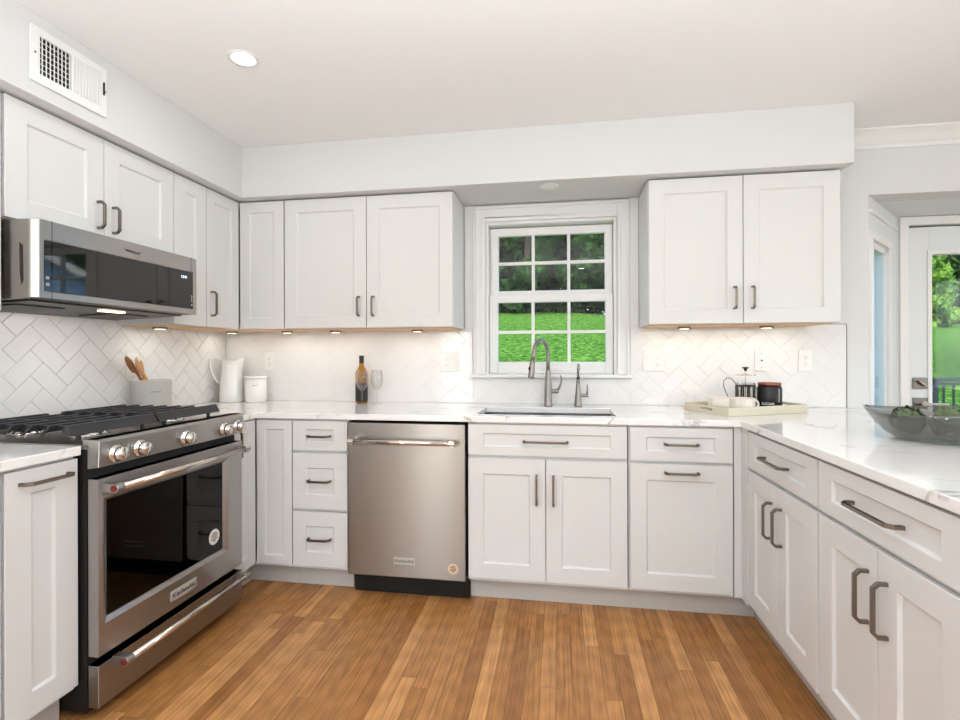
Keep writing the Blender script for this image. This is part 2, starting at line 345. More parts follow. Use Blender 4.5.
# ------------------------------------------------------------------ the room shell
CEIL = 2.410; RX = 7.2; RY = -5.2
BAYX0, BAYX1, BAYZ = 3.865, 5.775, 2.076
DWX0, DWX1, BD = 4.32, 5.32, 0.53
m = MB(); m.prism([(0, RY), (RX, RY), (RX, 0), (BAYX1, 0), (DWX1, BD), (DWX0, BD), (BAYX0, 0), (0, 0)], -0.05, 0.0); struct('floor', m, M_floor)
m = MB(); m.box(-0.15, RY - 0.15, CEIL, RX + 0.15, 0.15, CEIL + 0.12); struct('ceiling', m, M_ceil)
m = MB(); m.box(-0.15, RY - 0.15, -0.7, 0, 0.15, CEIL); struct('wall_left', m, M_wall)
WX0, WX1, WZ0, WZ1 = 1.755, 2.535, 1.075, 2.02
m = MB()
m.box(0, 0, -0.7, WX0, 0.15, CEIL); m.box(WX0, 0, -0.7, WX1, 0.15, WZ0); m.box(WX0, 0, WZ1, WX1, 0.15, CEIL); m.box(WX1, 0, -0.7, BAYX0, 0.15, CEIL)
m.box(BAYX0, 0, BAYZ, BAYX1, 0.15, CEIL); m.box(BAYX1, 0, -0.7, RX, 0.15, CEIL)
struct('wall_back', m, M_wall)
# right wall with a wide dining window, rear wall with a window and a glass door
m = MB(); m.box(RX, RY, -0.7, RX + 0.15, -3.45, CEIL); m.box(RX, -1.35, -0.7, RX + 0.15, 0.15, CEIL); m.box(RX, -3.45, -0.7, RX + 0.15, -1.35, 0.7); m.box(RX, -3.45, 2.18, RX + 0.15, -1.35, CEIL); struct('wall_right', m, M_wall)
m = MB(); y0, y1 = RY - 0.15, RY
m.box(0, y0, -0.7, 0.2, y1, CEIL); m.box(0.2, y0, 2.05, 0.8, y1, CEIL); m.box(0.2, y0, -0.7, 0.8, y1, 0.0); m.box(0.8, y0, -0.7, 3.45, y1, CEIL)
m.box(3.45, y0, -0.7, 5.75, y1, 0.85); m.box(3.45, y0, 2.12, 5.75, y1, CEIL); m.box(5.75, y0, -0.7, RX, y1, CEIL); struct('wall_front', m, M_wall)
# windows / door of the unseen walls (frames and panes)
def simple_window(name, axis, pos, a0, a1, z0, z1, nv, nh, sgn):
    f = MB(); g = MB()
    def bx(mm, p0, p1, aa, ab, za, zb):
        (mm.box(aa, p0, za, ab, p1, zb) if axis == 'y' else mm.box(p0, aa, za, p1, ab, zb))
    p0, p1 = pos, pos + sgn * 0.05
    bx(f, p0, p1, a0, a1, z0, z0 + 0.05); bx(f, p0, p1, a0, a1, z1 - 0.05, z1); bx(f, p0, p1, a0, a0 + 0.05, z0, z1); bx(f, p0, p1, a1 - 0.05, a1, z0, z1)
    for k in range(1, nv): a = a0 + (a1 - a0) * k / nv; bx(f, p0, p1, a - 0.012, a + 0.012, z0, z1)
    for k in range(1, nh): z = z0 + (z1 - z0) * k / nh; bx(f, p0, p1, a0, a1, z - 0.012, z + 0.012)
    bx(g, p0 + sgn * 0.02, p0 + sgn * 0.026, a0 + 0.04, a1 - 0.04, z0 + 0.04, z1 - 0.04)
    fo = struct(name, f, M_trim); struct('window_pane', g, M_pane, fo); return fo
simple_window('window_3', 'y', RY - 0.04, 3.45, 5.75, 0.85, 2.12, 4, 2, -1)
simple_window('window_4', 'x', RX + 0.04, -3.45, -1.35, 0.7, 2.18, 4, 2, 1)
simple_window('door_2', 'y', RY - 0.04, 0.2, 0.8, 0.0, 2.05, 1, 1, -1)

# soffit running over the upper cabinets: left leg and back leg
SOB, SOD, SOR = 2.122, 0.392, 3.592
m = MB(); m.prism([(0, -2.75), (SOD, -2.75), (SOD, -SOD), (SOR, -SOD), (SOR, 0), (0, 0)], SOB, CEIL); struct('trim_1', m, M_wall, bevel=0.002)
# crown moulding on the back wall beyond the soffit
m = MB(); prof = [(0, 2.325), (-0.008, 2.325), (-0.012, 2.342), (-0.024, 2.35), (-0.05, 2.378), (-0.072, 2.396), (-0.082, 2.401), (-0.082, CEIL), (0, CEIL)]
m.prism(prof, SOR, RX, 'x'); struct('trim_2', m, M_trim)

# bay: angled side walls, door wall, its ceiling and roof
def wall_poly(name, p0, p1, t, z0, z1, holes=(), mt=M_bay, zb=-0.7):
    """wall from p0 to p1, thickness t to the outside (left of direction), holes [(s0,s1,z0,z1)]"""
    p0 = Vector((*p0, 0)); p1 = Vector((*p1, 0)); d = (p1 - p0); Ln = d.length; d.normalize(); nrm = Vector((-d.y, d.x, 0))
    M = Matrix(((d.x, nrm.x, 0, p0.x), (d.y, nrm.y, 0, p0.y), (0, 0, 1, 0), (0, 0, 0, 1)))
    mm = MB()
    if holes:
        s0, s1, h0, h1 = holes[0]
        mm.box(0, 0, zb, s0, t, z1, M); mm.box(s1, 0, zb, Ln, t, z1, M); mm.box(s0, 0, h1, s1, t, z1, M)
        mm.box(s0, 0, zb, s1, t, h0, M)
    else: mm.box(0, 0, zb, Ln, t, z1, M)
    struct(name, mm, mt); return M, Ln
BL = 0.6985
M_bl, _ = wall_poly('wall_bay_left', (BAYX0, 0.0), (DWX0, BD), 0.12, 0, BAYZ, [(0.06, 0.44, 0.4, 1.84)])
M_bc, _ = wall_poly('wall_bay_back', (DWX0, BD), (DWX1, BD), 0.12, 0, BAYZ, [(0.062, 0.938, 0.0, 2.02)])
M_br, _ = wall_poly('wall_bay_right', (DWX1, BD), (BAYX1, 0.0), 0.12, 0, BAYZ, [(0.26, 0.64, 0.4, 1.84)])
m = MB(); m.prism([(BAYX0 - 0.12, 0.1505), (BAYX1 + 0.12, 0.1505), (DWX1 + 0.12, BD + 0.15), (DWX0 - 0.12, BD + 0.15)], BAYZ, BAYZ + 0.16); struct('ceiling_bay', m, M_bay)
def casing(mm, M, s0, s1, z0, z1, w, t, sill=False):
    mm.box(s0 - w, -t, z0, s0, 0, z1 + w, M); mm.box(s1, -t, z0, s1 + w, 0, z1 + w, M); mm.box(s0 - w, -t - 0.004, z1, s1 + w, 0, z1 + w, M)
    if sill: mm.box(s0 - w, -t - 0.012, z0 - 0.03, s1 + w, 0, z0, M)
def sidelight(name, M, s0, s1, z0, z1):
    f = MB(); casing(f, M, s0, s1, z0, z1, 0.045, 0.014, True)
    for a, b, c, d in ((s0, z0, s0 + 0.03, z1), (s1 - 0.03, z0, s1, z1), (s0, z0, s1, z0 + 0.035), (s0, z1 - 0.035, s1, z1)): f.box(a, 0.004, b, c, 0.04, d, M)
    fo = struct(name, f, M_trim, bevel=0.0015); g = MB(); g.box(s0 + 0.02, 0.012, z0 + 0.02, s1 - 0.02, 0.016, z1 - 0.02, M); struct('window_pane', g, M_sidelite, fo)
sidelight('window_2', M_bl, 0.06, 0.44, 0.4, 1.84)
sidelight('window_5', M_br, 0.26, 0.64, 0.4, 1.84)
# head casing line above the bay sidelight and door casing
m = MB(); m.box(0.01, -0.012, 1.985, BL - 0.02, 0, 2.0, M_bl); struct('trim_3', m, M_trim)
m = MB(); casing(m, M_bc, 0.062, 0.938, 0, 2.02, 0.05, 0.014); struct('trim_4', m, M_trim, bevel=0.002)
# glazed door
DZ1 = 2.009; dx0, dx1 = 4.388, 5.252; gx0, gx1, gz0, gz1 = 4.516, 5.124, 0.28, 1.842
m = MB(); ya, yb = BD + 0.012, BD + 0.056
m.box(dx0, ya, 0.012, gx0, yb, DZ1); m.box(gx1, ya, 0.012, dx1, yb, DZ1); m.box(gx0, ya, 0.012, gx1, yb, gz0); m.box(gx0, ya, gz1, gx1, yb, DZ1)
door = struct('door_1', m, M_bay, bevel=0.002)
m = MB()
for a, b, c, d in ((gx0 - 0.018, gz0 - 0.018, gx0 + 0.006, gz1 + 0.018), (gx1 - 0.006, gz0 - 0.018, gx1 + 0.018, gz1 + 0.018), (gx0, gz0 - 0.018, gx1, gz0 + 0.006), (gx0, gz1 - 0.006, gx1, gz1 + 0.018)): m.box(a, ya - 0.008, b, c, yb, d)
obj('glazing_bead', m, M_trim, door, 0.002)
m = MB(); m.box(dx0, ya + 0.03, DZ1 + 0.0005, dx1, yb, 2.0195); m.box(dx0 - 0.0055, ya + 0.03, 0.012, dx0 - 0.0005, yb, 2.0195); obj('gap_shade_strip', m, M_dark, door)  # dark strips painting the shade of the gap round the door
m = MB(); m.box(gx0, ya + 0.018, gz0, gx1, ya + 0.024, gz1); obj('door_pane', m, M_pane, door)
m = MB(); m.box(4.412, ya - 0.01, 0.985, 4.494, ya - 0.0005, 1.057); lk = obj('deadbolt', m, M_lock, door, 0.003)
m = MB(); m.prism([(4.432, 1.035), (4.44, 1.042), (4.482, 1.008), (4.476, 1.0)], ya - 0.03, ya - 0.009, 'y'); obj('thumb_turn', m, M_chrome, lk, 0.002)
m = MB(); m.box(4.412, ya - 0.01, 0.862, 4.494, ya - 0.0005, 0.93); lv = obj('door_lever', m, M_lock, door, 0.003)
m = MB(); m.cyl((4.458, 0, 0.895), 0.017, ya - 0.045, ya - 0.009, 'y', 20); m.box(4.458, ya - 0.052, 0.887, 4.588, ya - 0.04, 0.9); obj('lever_handle', m, M_chrome, lv, 0.002)

# kitchen window: casing, stool, frame, two sashes, panes
CX0, CX1, CZ1 = 1.682, 2.603, 2.11
m = MB()
for x0, x1 in ((CX0, WX0), (WX1, CX1)): m.box(x0, -0.014, 1.092, x1, -0.0005, CZ1)
m.box(WX0, -0.014, WZ1, WX1, -0.0005, CZ1)
for x0, x1 in ((CX0, CX0 + 0.014), (CX1 - 0.014, CX1)): m.box(x0, -0.026, 1.092, x1, -0.014, CZ1)       # back band
m.box(CX0 + 0.014, -0.026, CZ1 - 0.014, CX1 - 0.014, -0.014, CZ1)
for x0, x1 in ((WX0 - 0.022, WX0), (WX1, WX1 + 0.022)): m.box(x0, -0.02, 1.092, x1, -0.014, WZ1 + 0.022)
m.box(WX0, -0.02, WZ1, WX1, -0.014, WZ1 + 0.022)
m.box(WX0, 0.0, WZ0, WX0 + 0.018, 0.15, WZ1); m.box(WX1 - 0.018, 0, WZ0, WX1, 0.15, WZ1); m.box(WX0 + 0.018, 0, WZ1 - 0.018, WX1 - 0.018, 0.15, WZ1); m.box(WX0 + 0.018, 0.02, WZ0, WX1 - 0.018, 0.15, WZ0 + 0.02)
win = struct('window_1', m, M_trim, bevel=0.0025)
m = MB(); m.box(CX0 - 0.014, -0.045, 1.072, CX1 + 0.014, 0.02, 1.092); obj('window_stool', m, M_trim, win, 0.004)
def sash(name, y, z0, z1, bot, top):
    x0, x1 = WX0 + 0.02, WX1 - 0.02; sx0, sx1 = 1.826, 2.473
    m = MB(); m.box(x0, y, z0, sx0, y + 0.034, z1); m.box(sx1, y, z0, x1, y + 0.034, z1); m.box(sx0, y, z0, sx1, y + 0.034, z0 + bot); m.box(sx0, y, z1 - top, sx1, y + 0.034, z1)
    s = obj(name, m, M_trim, win, 0.0025)
    g0, g1 = z0 + bot, z1 - top; m = MB()
    for k in (1, 2): c = sx0 + (sx1 - sx0) * k / 3; m.box(c - 0.009, y + 0.004, g0, c + 0.009, y + 0.03, g1)
    zc = (g0 + g1) / 2; m.box(sx0, y + 0.005, zc - 0.009, sx1, y + 0.029, zc + 0.009); obj('muntin', m, M_trim, s)
    m = MB(); m.box(sx0 - 0.004, y + 0.015, g0 - 0.004, sx1 + 0.004, y + 0.019, g1 + 0.004); obj('window_pane', m, M_pane, s)
    return s
# measured at the wall plane, pushed back to the sash depth
sash('lower_sash', 0.028, 1.098, 1.573, 0.068, 0.044)
sash('upper_sash', 0.064, 1.552, 1.992, 0.052, 0.046)
m = MB(); m.box(2.12, 0.03, 1.573, 2.18, 0.055, 1.585); m.cyl((2.15, 0.042, 0), 0.011, 1.585, 1.597, seg=14); obj('sash_lock', m, M_trim, win, 0.002)
m = MB(); m.box(2.1, 0.012, 1.118, 2.2, 0.0275, 1.126); m.box(2.1, 0.012, 1.126, 2.2, 0.0145, 1.136); obj('sash_lift', m, M_trim, win, 0.002)
# painted strips of wall standing proud beside the casing
m = MB(); m.box(1.628, -0.012, 1.372, CX0 - 0.001, -0.0005, 2.12); m.box(CX1 + 0.001, -0.012, 1.372, 2.655, -0.0005, 2.12); struct('trim_5', m, M_trim)

# ------------------------------------------------------------------ herringbone backsplash
TW = 0.0764
def clip_half(poly, a, b, c):           # keep a*x+b*y<=c
    out = []
    for i in range(len(poly)):
        p, q = poly[i], poly[(i + 1) % len(poly)]; dp = a * p[0] + b * p[1] - c; dq = a * q[0] + b * q[1] - c
        if dp <= 0: out.append(p)
        if (dp < 0 < dq) or (dq < 0 < dp):
            t = dp / (dp - dq); out.append((p[0] + t * (q[0] - p[0]), p[1] + t * (q[1] - p[1])))
    return out
def clip_rect(poly, r):
    for a, b, c in ((-1, 0, -r[0]), (1, 0, r[1]), (0, -1, -r[2]), (0, 1, r[3])):
        poly = clip_half(poly, a, b, c)
        if len(poly) < 3: return []
    return poly
def area2(p): return sum(p[i][0] * p[(i + 1) % len(p)][1] - p[(i + 1) % len(p)][0] * p[i][1] for i in range(len(p))) / 2
def inset(poly, d):
    q = poly
    for i in range(len(poly)):
        p0, p1 = poly[i], poly[(i + 1) % len(poly)]; ex, ey = p1[0] - p0[0], p1[1] - p0[1]; L = math.hypot(ex, ey)
        if L < 1e-6: continue
        nx, ny = ey / L, -ex / L; q = clip_half(q, nx, ny, nx * p0[0] + ny * p0[1] - d)
        if len(q) < 3: return []
    return q
def herring(origin, rects, place, t0, t1):
    s = TW / math.sqrt(2); mm = MB(); ox, oz = origin
    def P(u, v): return (ox + (u - v) * s, oz + (u + v) * s)
    H0 = min(r[0] for r in rects); H1 = max(r[1] for r in rects)
    for k in range(-70, 70):
        for mi in range(-40, 40):
            for (a0, a1, b0, b1) in ((k + 4 * mi, k + 4 * mi + 2, k, k + 1), (k + 4 * mi, k + 4 * mi + 1, k + 1, k + 3)):
                poly = [P(a0, b0), P(a1, b0), P(a1, b1), P(a0, b1)]
                if max(p[0] for p in poly) < H0 or min(p[0] for p in poly) > H1 or max(p[1] for p in poly) < 0.9 or min(p[1] for p in poly) > 1.5: continue
                for r in rects:
                    c = clip_rect(poly, r)
                    if len(c) < 3: continue
                    if area2(c) < 0: c = c[::-1]
                    o_ = inset(c, 0.0011)
                    i_ = inset(c, 0.0026)
                    if len(i_) < 3 or len(o_) < 3 or area2(i_) < 1e-5: continue
                    n = len(i_); v = [place(x, z, t1) for x, z in i_]; f = [tuple(range(n))]
                    if len(o_) == n:
                        v += [place(x, z, t1 - 0.0008) for x, z in o_] + [place(x, z, t0) for x, z in o_]
                        # match starting corner
                        d = min(range(n), key=lambda q: (o_[q][0] - i_[0][0]) ** 2 + (o_[q][1] - i_[0][1]) ** 2)
                        for j in range(n):
                            j2 = (j + 1) % n; f.append((j, j2, n + (j2 + d) % n, n + (j + d) % n)); f.append((n + (j + d) % n, n + (j2 + d) % n, 2 * n + (j2 + d) % n, 2 * n + (j + d) % n))
                    mm.add(v, f)
    return mm
GT = 0.0072
TZ0, TZ1 = 0.9145, 1.372
# left wall: h = y ; wall surface x=0
m = MB(); m.box(0.0005, -2.3, TZ0, 0.005, -0.0005, 1.44); bsl = obj('tile_backsplash', m, M_grout, None, loc=(0, 0, 0), label='herringbone tile backsplash on the left wall behind the range', cat='backsplash', group=None)
mm = herring((-1.307, 1.075), [(-2.3, -0.009, TZ0 + 0.0005, 1.44)], lambda h, z, t: (t, h, z), 0.005, 0.0085)
obj('tiles', mm, M_tile, bsl)
m = MB(); x1_ = 3.752
m.box(GT, -GT, TZ0, 1.676, -0.0005, TZ1); m.box(1.676, -GT, TZ0, 2.608, -0.0005, 1.07); m.box(2.608, -GT, TZ0, x1_, -0.0005, TZ1)
bsb = obj('tile_backsplash', m, M_grout, None, loc=(0, 0, 0), label='herringbone tile backsplash on the back wall behind the sink', cat='backsplash')
mm = herring((3.47, 1.19), [(0.009, 1.676, TZ0 + 0.0005, TZ1), (1.676, 2.608, TZ0 + 0.0005, 1.07), (2.608, x1_, TZ0 + 0.0005, TZ1)], lambda h, z, t: (h, -t, z), GT, 0.0085)
obj('tiles', mm, M_tile, bsb)
m = MB(); m.box(x1_, -0.0095, TZ0, x1_ + 0.0025, -0.0005, TZ1 + 0.0025); m.box(3.60, -0.0095, TZ1, x1_, -0.0005, TZ1 + 0.0025); obj('edge_trim', m, M_lock, bsb)

# ------------------------------------------------------------------ cabinets
def mapper(kind):
    if kind == 'back': return lambda a, b, z: (a, -b, z)
    if kind == 'left': return lambda a, b, z: (b, a, z)
    return lambda a, b, z: (3.641 - b, a, z)     # peninsula, faces -x: b=.632 gives x=3.009
def shaker(F, a0, a1, z0, z1, b0, b1, fw=0.074, rec=0.009, ch=0.006):
    m = MB()
    o = [(a0, z0), (a1, z0), (a1, z1), (a0, z1)]; i = [(a0 + fw, z0 + fw), (a1 - fw, z0 + fw), (a1 - fw, z1 - fw), (a0 + fw, z1 - fw)]
    if z1 - z0 < 0.2: fz = 0.043; i = [(a0 + fw, z0 + fz), (a1 - fw, z0 + fz), (a1 - fw, z1 - fz), (a0 + fw, z1 - fz)]
    j = [(i[0][0] + ch, i[0][1] + ch), (i[1][0] - ch, i[1][1] + ch), (i[2][0] - ch, i[2][1] - ch), (i[3][0] + ch, i[3][1] - ch)]
    v = [F(a, b0, z) for a, z in o] + [F(a, b1, z) for a, z in o] + [F(a, b1, z) for a, z in i] + [F(a, b1 - rec * 0.45, z) for a, z in i] + [F(a, b1 - rec, z) for a, z in j]
    f = [(0, 1, 2, 3)]
    for k in range(4):
        k2 = (k + 1) % 4
        f += [(k, k2, 4 + k2, 4 + k), (4 + k, 4 + k2, 8 + k2, 8 + k), (8 + k, 8 + k2, 12 + k2, 12 + k), (12 + k, 12 + k2, 16 + k2, 16 + k)]
    f.append((16, 17, 18, 19)); m.add(v, f); return m
def pull(F, a, z, b, length, vertical, w=0.0072):
    """arched bar pull with angled feet, centred at a,z"""
    h = length / 2; pr = 0.034
    pts = [(-h, 0), (-h, pr - 0.012), (-h + 0.012, pr), (h - 0.012, pr), (h, pr - 0.012), (h, 0)]
    m = MB(); path = [F(a + (0 if vertical else s), b + o_, z + (s if vertical else 0)) for s, o_ in pts]
    m.tube(path, w, seg=4, smooth=False); return m
D, DF = 0.632, 0.612
def carcass(F, a0, a1, b_front, z0, z1, b_back=0.012, top=True, toe=True, mt=0.018, kick=0.555):
    m = MB()
    def bx(p, q, r, s, t, u): 
        A = F(p, q, r); B = F(s, t, u); m.box(*A, *B)
    bx(a0, b_back, z0, a0 + mt, b_front, z1); bx(a1 - mt, b_back, z0, a1, b_front, z1)
    bx(a0 + mt, b_back, z0, a1 - mt, b_front, z0 + mt); bx(a0 + mt, b_back, z0 + mt, a1 - mt, b_back + 0.008, z1)
    if top: bx(a0 + mt, b_back + 0.008, z1 - mt, a1 - mt, b_front, z1)
    else: bx(a0 + mt, b_front - 0.02, z1 - 0.03, a1 - mt, b_front, z1)
    bx(a0 + mt, b_front - 0.010, z0 + mt, a1 - mt, b_front, z1 - 0.031)
    return m
ZB, ZT = 0.127, 0.874
def base_cab(kind, a0, a1, fronts, label, top=True, toe=(None, None), kick=0.555):
    """fronts: list of (type, a0,a1,z0,z1, [handles (a,z,len,vert)])"""
    F = mapper(kind); c = F((a0 + a1) / 2, 0.31, 0)
    r = root('base_cabinet', label, 'cabinet', c, 'white shaker base cabinets')
    obj('carcass', carcass(F, a0, a1, DF, 0.11, 0.883, top=top), M_cab, r, 0.001)
    t0 = a0 if toe[0] is None else toe[0]; t1 = a1 if toe[1] is None else toe[1]
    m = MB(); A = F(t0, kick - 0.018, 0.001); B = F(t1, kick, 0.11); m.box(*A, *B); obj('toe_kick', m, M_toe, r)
    for tp, p, q, z0, z1, hs in fronts:
        d = obj(tp, shaker(F, p, q, z0, z1, DF + 0.001, D), M_cab, r, 0.0015)
        for (ha, hz, hl, hv) in hs: obj('handle', pull(F, ha, hz, D - 0.0005, hl, hv), M_nickel, d, 0.0012)
    return r
g = 0.002
# left of the range
base_cab('left', -1.830, -1.606, [('door', -1.828, -1.608, ZB, ZT, [(-1.715, 0.833, 0.145, False)])], 'narrow white base cabinet with a tall single pull-out front, left of the range')
base_cab('left', -2.30, -1.832, [('door', -2.298, -1.838, ZB, ZT, [])], 'white base cabinet at the left edge of the photo, cut off by the frame')
# corner cabinet: folding pair of doors, one on each leg
F1 = mapper('left'); F2 = mapper('back')
r = root('base_cabinet', 'white corner base cabinet with two tall door leaves meeting in the inside corner', 'cabinet', (0.3, -0.3, 0), 'white shaker base cabinets')
m = MB(); m.box(0.012, -0.832, 0.11, DF, -0.814, 0.883); m.box(0.012, -0.814, 0.11, DF, -0.012, 0.128); m.box(DF, -DF, 0.11, 0.836, -0.012, 0.128)
m.box(0.818, -DF, 0.128, 0.836, -0.012, 0.883); m.box(0.012, -0.814, 0.128, 0.02, -0.012, 0.883); m.box(0.02, -0.02, 0.128, 0.818, -0.012, 0.883)
m.box(0.02, -0.814, 0.865, DF, -0.02, 0.883); m.box(DF, -DF, 0.865, 0.818, -0.02, 0.883); obj('carcass', m, M_cab, r, 0.001)
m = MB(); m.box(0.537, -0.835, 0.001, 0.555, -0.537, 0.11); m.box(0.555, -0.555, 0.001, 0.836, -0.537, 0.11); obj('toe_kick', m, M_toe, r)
d = obj('door', shaker(F1, -0.830, -0.636, ZB, ZT, DF + 0.001, D, fw=0.06), M_cab, r, 0.0015); obj('handle', pull(F1, -0.795, 0.77, D - 0.0005, 0.135, True), M_nickel, d, 0.0012)
obj('door', shaker(F2, 0.636, 0.833, ZB, ZT, DF + 0.001, D, fw=0.046), M_cab, r, 0.0015)
# back run
dr = lambda p, q, z0, z1: ('drawer', p, q, z0, z1, [((p + q) / 2, (z0 + z1) / 2 + (0.005 if z1 - z0 > 0.2 else 0), 0.118, False)])
base_cab('back', 0.837, 1.139, [dr(0.839, 1.137, 0.722, ZT), dr(0.839, 1.137, 0.421, 0.707), dr(0.839, 1.137, ZB, 0.408)], 'white base cabinet with three stacked drawers, left of the dishwasher')
base_cab('back', 1.757, 2.512, [('drawer', 1.760, 2.509, 0.725, ZT, [(2.134, 0.797, 0.205, False)]),
    ('door', 1.760, 2.132, ZB, 0.709, [(2.092, 0.567, 0.135, True)]), ('door', 2.136, 2.509, ZB, 0.709, [(2.170, 0.567, 0.135, True)])], 'white sink base cabinet under the window, wide drawer front over two doors', top=False, toe=(1.757, 2.514))
rt = base_cab('back', 2.516, 2.974, [('drawer', 2.522, 2.968, 0.720, ZT, [(2.746, 0.80, 0.142, False)]), ('door', 2.522, 2.968, ZB, 0.706, [(2.748, 0.670, 0.142, False)])],
    'white base cabinet right of the sink, one drawer over a door with a horizontal pull', toe=(2.5142, 3.085))
m = MB(); m.box(2.976, -0.622, 0.112, 3.027, -0.6, 0.883); m.box(3.006, -0.69, 0.112, 3.027, -0.6225, 0.883); obj('filler_strip', m, M_cab, rt, 0.001)
# peninsula
base_cab('pen', -1.289, -0.691, [('drawer', -1.283, -0.695, 0.722, ZT, [(-0.985, 0.797, 0.2, False)]),
    ('door', -0.984, -0.695, ZB, 0.707, [(-0.944, 0.567, 0.135, True)]), ('door', -1.283, -0.988, ZB, 0.707, [(-1.028, 0.567, 0.135, True)])], 'white peninsula base cabinet nearest the inside corner, drawer over two doors', toe=(-1.289, -0.56))
base_cab('pen', -1.888, -1.292, [('drawer', -1.884, -1.297, 0.722, ZT, [(-1.590, 0.797, 0.205, False)]),
    ('door', -1.589, -1.297, ZB, 0.707, [(-1.552, 0.567, 0.135, True)]), ('door', -1.884, -1.593, ZB, 0.707, [(-1.631, 0.567, 0.135, True)])], 'white peninsula base cabinet at the right edge of the photo, below the glass bowl')

# upper cabinets
UZ0, UZ1, UD = 1.364, 2.112, 0.330
def upper(kind, a0, a1, z0, doors, label, name='wall_cabinet'):
    F = mapper(kind); c = F((a0 + a1) / 2, 0.16, z0)
    r = root(name, label, 'cabinet', c, 'white shaker wall cabinets')
    obj('carcass', carcass(F, a0, a1, UD - 0.021, z0 + 0.001, UZ1 + 0.004), M_cab, r, 0.001)
    m = MB(); A = F(a0 + 0.018, 0.02, z0 - 0.003); B = F(a1 - 0.018, UD - 0.04, z0 + 0.0005); m.box(*A, *B); obj('bottom_panel', m, M_maple, r)
    for p, q, hs in doors:
        d = obj('door', shaker(F, p, q, z0 + 0.003, UZ1, UD - 0.020, UD), M_cab, r, 0.0015)
        for ha, hz in hs: obj('handle', pull(F, ha, hz, UD - 0.0005, 0.106, True), M_nickel, d, 0.0012)
    return r
upper('left', -1.597, -0.838, 1.688, [(-1.594, -1.2185, [(-1.247, 1.79)]), (-1.2155, -0.840, [(-1.176, 1.785)])], 'short white wall cabinet with two doors, directly above the microwave')
upper('left', -0.837, -0.607, UZ0, [(-0.835, -0.609, [])], 'narrow tall white wall cabinet just right of the microwave')
upper('left', -2.3, -1.602, UZ0, [(-2.297, -1.606, [])], 'tall white wall cabinet at the left edge of the photo, left of the microwave')
r = root('wall_cabinet', 'white corner wall cabinet with door leaves on both sides of the inside corner', 'cabinet', (0.16, -0.16, UZ0), 'white shaker wall cabinets')
uc = UD - 0.021; m = MB(); z0, z1 = UZ0 + 0.001, UZ1 + 0.004
m.box(0.012, -0.606, z0, uc, -0.588, z1); m.box(0.012, -0.588, z0, uc, -0.012, z0 + 0.018); m.box(uc, -uc, z0, 0.615, -0.012, z0 + 0.018); m.box(0.597, -uc, z0 + 0.018, 0.615, -0.012, z1)
m.box(0.012, -0.588, z0 + 0.018, 0.02, -0.012, z1); m.box(0.02, -0.02, z0 + 0.018, 0.597, -0.012, z1); m.box(0.02, -0.588, z1 - 0.018, uc, -0.02, z1); m.box(uc, -uc, z1 - 0.018, 0.597, -0.02, z1)
obj('carcass', m, M_cab, r, 0.001)
m = MB(); m.box(0.02, -0.588, UZ0 - 0.003, 0.29, -0.02, UZ0 + 0.0005); m.box(0.29, -0.29, UZ0 - 0.003, 0.597, -0.02, UZ0 + 0.0005); obj('bottom_panel', m, M_maple, r)
d = obj('door', shaker(F1, -0.604, -0.334, UZ0 + 0.003, UZ1, UD - 0.02, UD, fw=0.062), M_cab, r, 0.0015); obj('handle', pull(F1, -0.572, 1.492, UD - 0.0005, 0.128, True), M_nickel, d, 0.0012)
obj('door', shaker(F2, 0.334, 0.613, UZ0 + 0.003, UZ1, UD - 0.02, UD, fw=0.062), M_cab, r, 0.0015)
upper('back', 0.618, 1.623, UZ0, [(0.621, 1.1185, [(1.078, 1.487)]), (1.1225, 1.620, [(1.163, 1.487)])], 'wide white wall cabinet with two doors, left of the window')
upper('back', 2.657, 3.564, UZ0, [(2.660, 3.1145, [(3.074, 1.495)]), (3.1185, 3.561, [(3.158, 1.495)])], 'white wall cabinet with two doors, right of the window')

# under-cabinet puck lights
def puck(x, y, lab, ln=0.40, turn=False):
    r = root('puck_light', lab, 'light', (x, y, UZ0 - 0.003), 'under-cabinet puck lights')
    m = MB(); m.cyl((x, y, 0), 0.034, UZ0 - 0.014, UZ0 - 0.0035, seg=24); obj('housing', m, M_lock, r)
    m = MB(); m.cyl((x, y, 0), 0.025, UZ0 - 0.016, UZ0 - 0.0142, seg=24); obj('lens', m, M_puck, r)
    pl_ = light('puck_lamp', 'AREA', (0, 0, -0.018), 0.30 * (0.5 + ln), (1.0, 0.95, 0.9), ln, 0.05, (0, 0, -1), parent=r)
    if turn: pl_.rotation_euler.z = PI / 2
for x, y, lab in ((0.13, -0.70, 'round puck light under the narrow cabinet beside the microwave'), (0.16, -0.16, 'round puck light under the corner wall cabinet'),
                  (0.52, -0.13, 'round puck light under the short leg of the corner wall cabinet'), (0.84, -0.13, 'round puck light under the left half of the cabinet left of the window'),
                  (1.36, -0.13, 'round puck light under the right half of the cabinet left of the window'), (2.88, -0.13, 'round puck light under the left half of the cabinet right of the window'),
                  (3.3, -0.13, 'round puck light under the right half of the cabinet right of the window')):
    puck(x, y, lab, 0.2 if x < 0.6 else 0.4, x < 0.15)

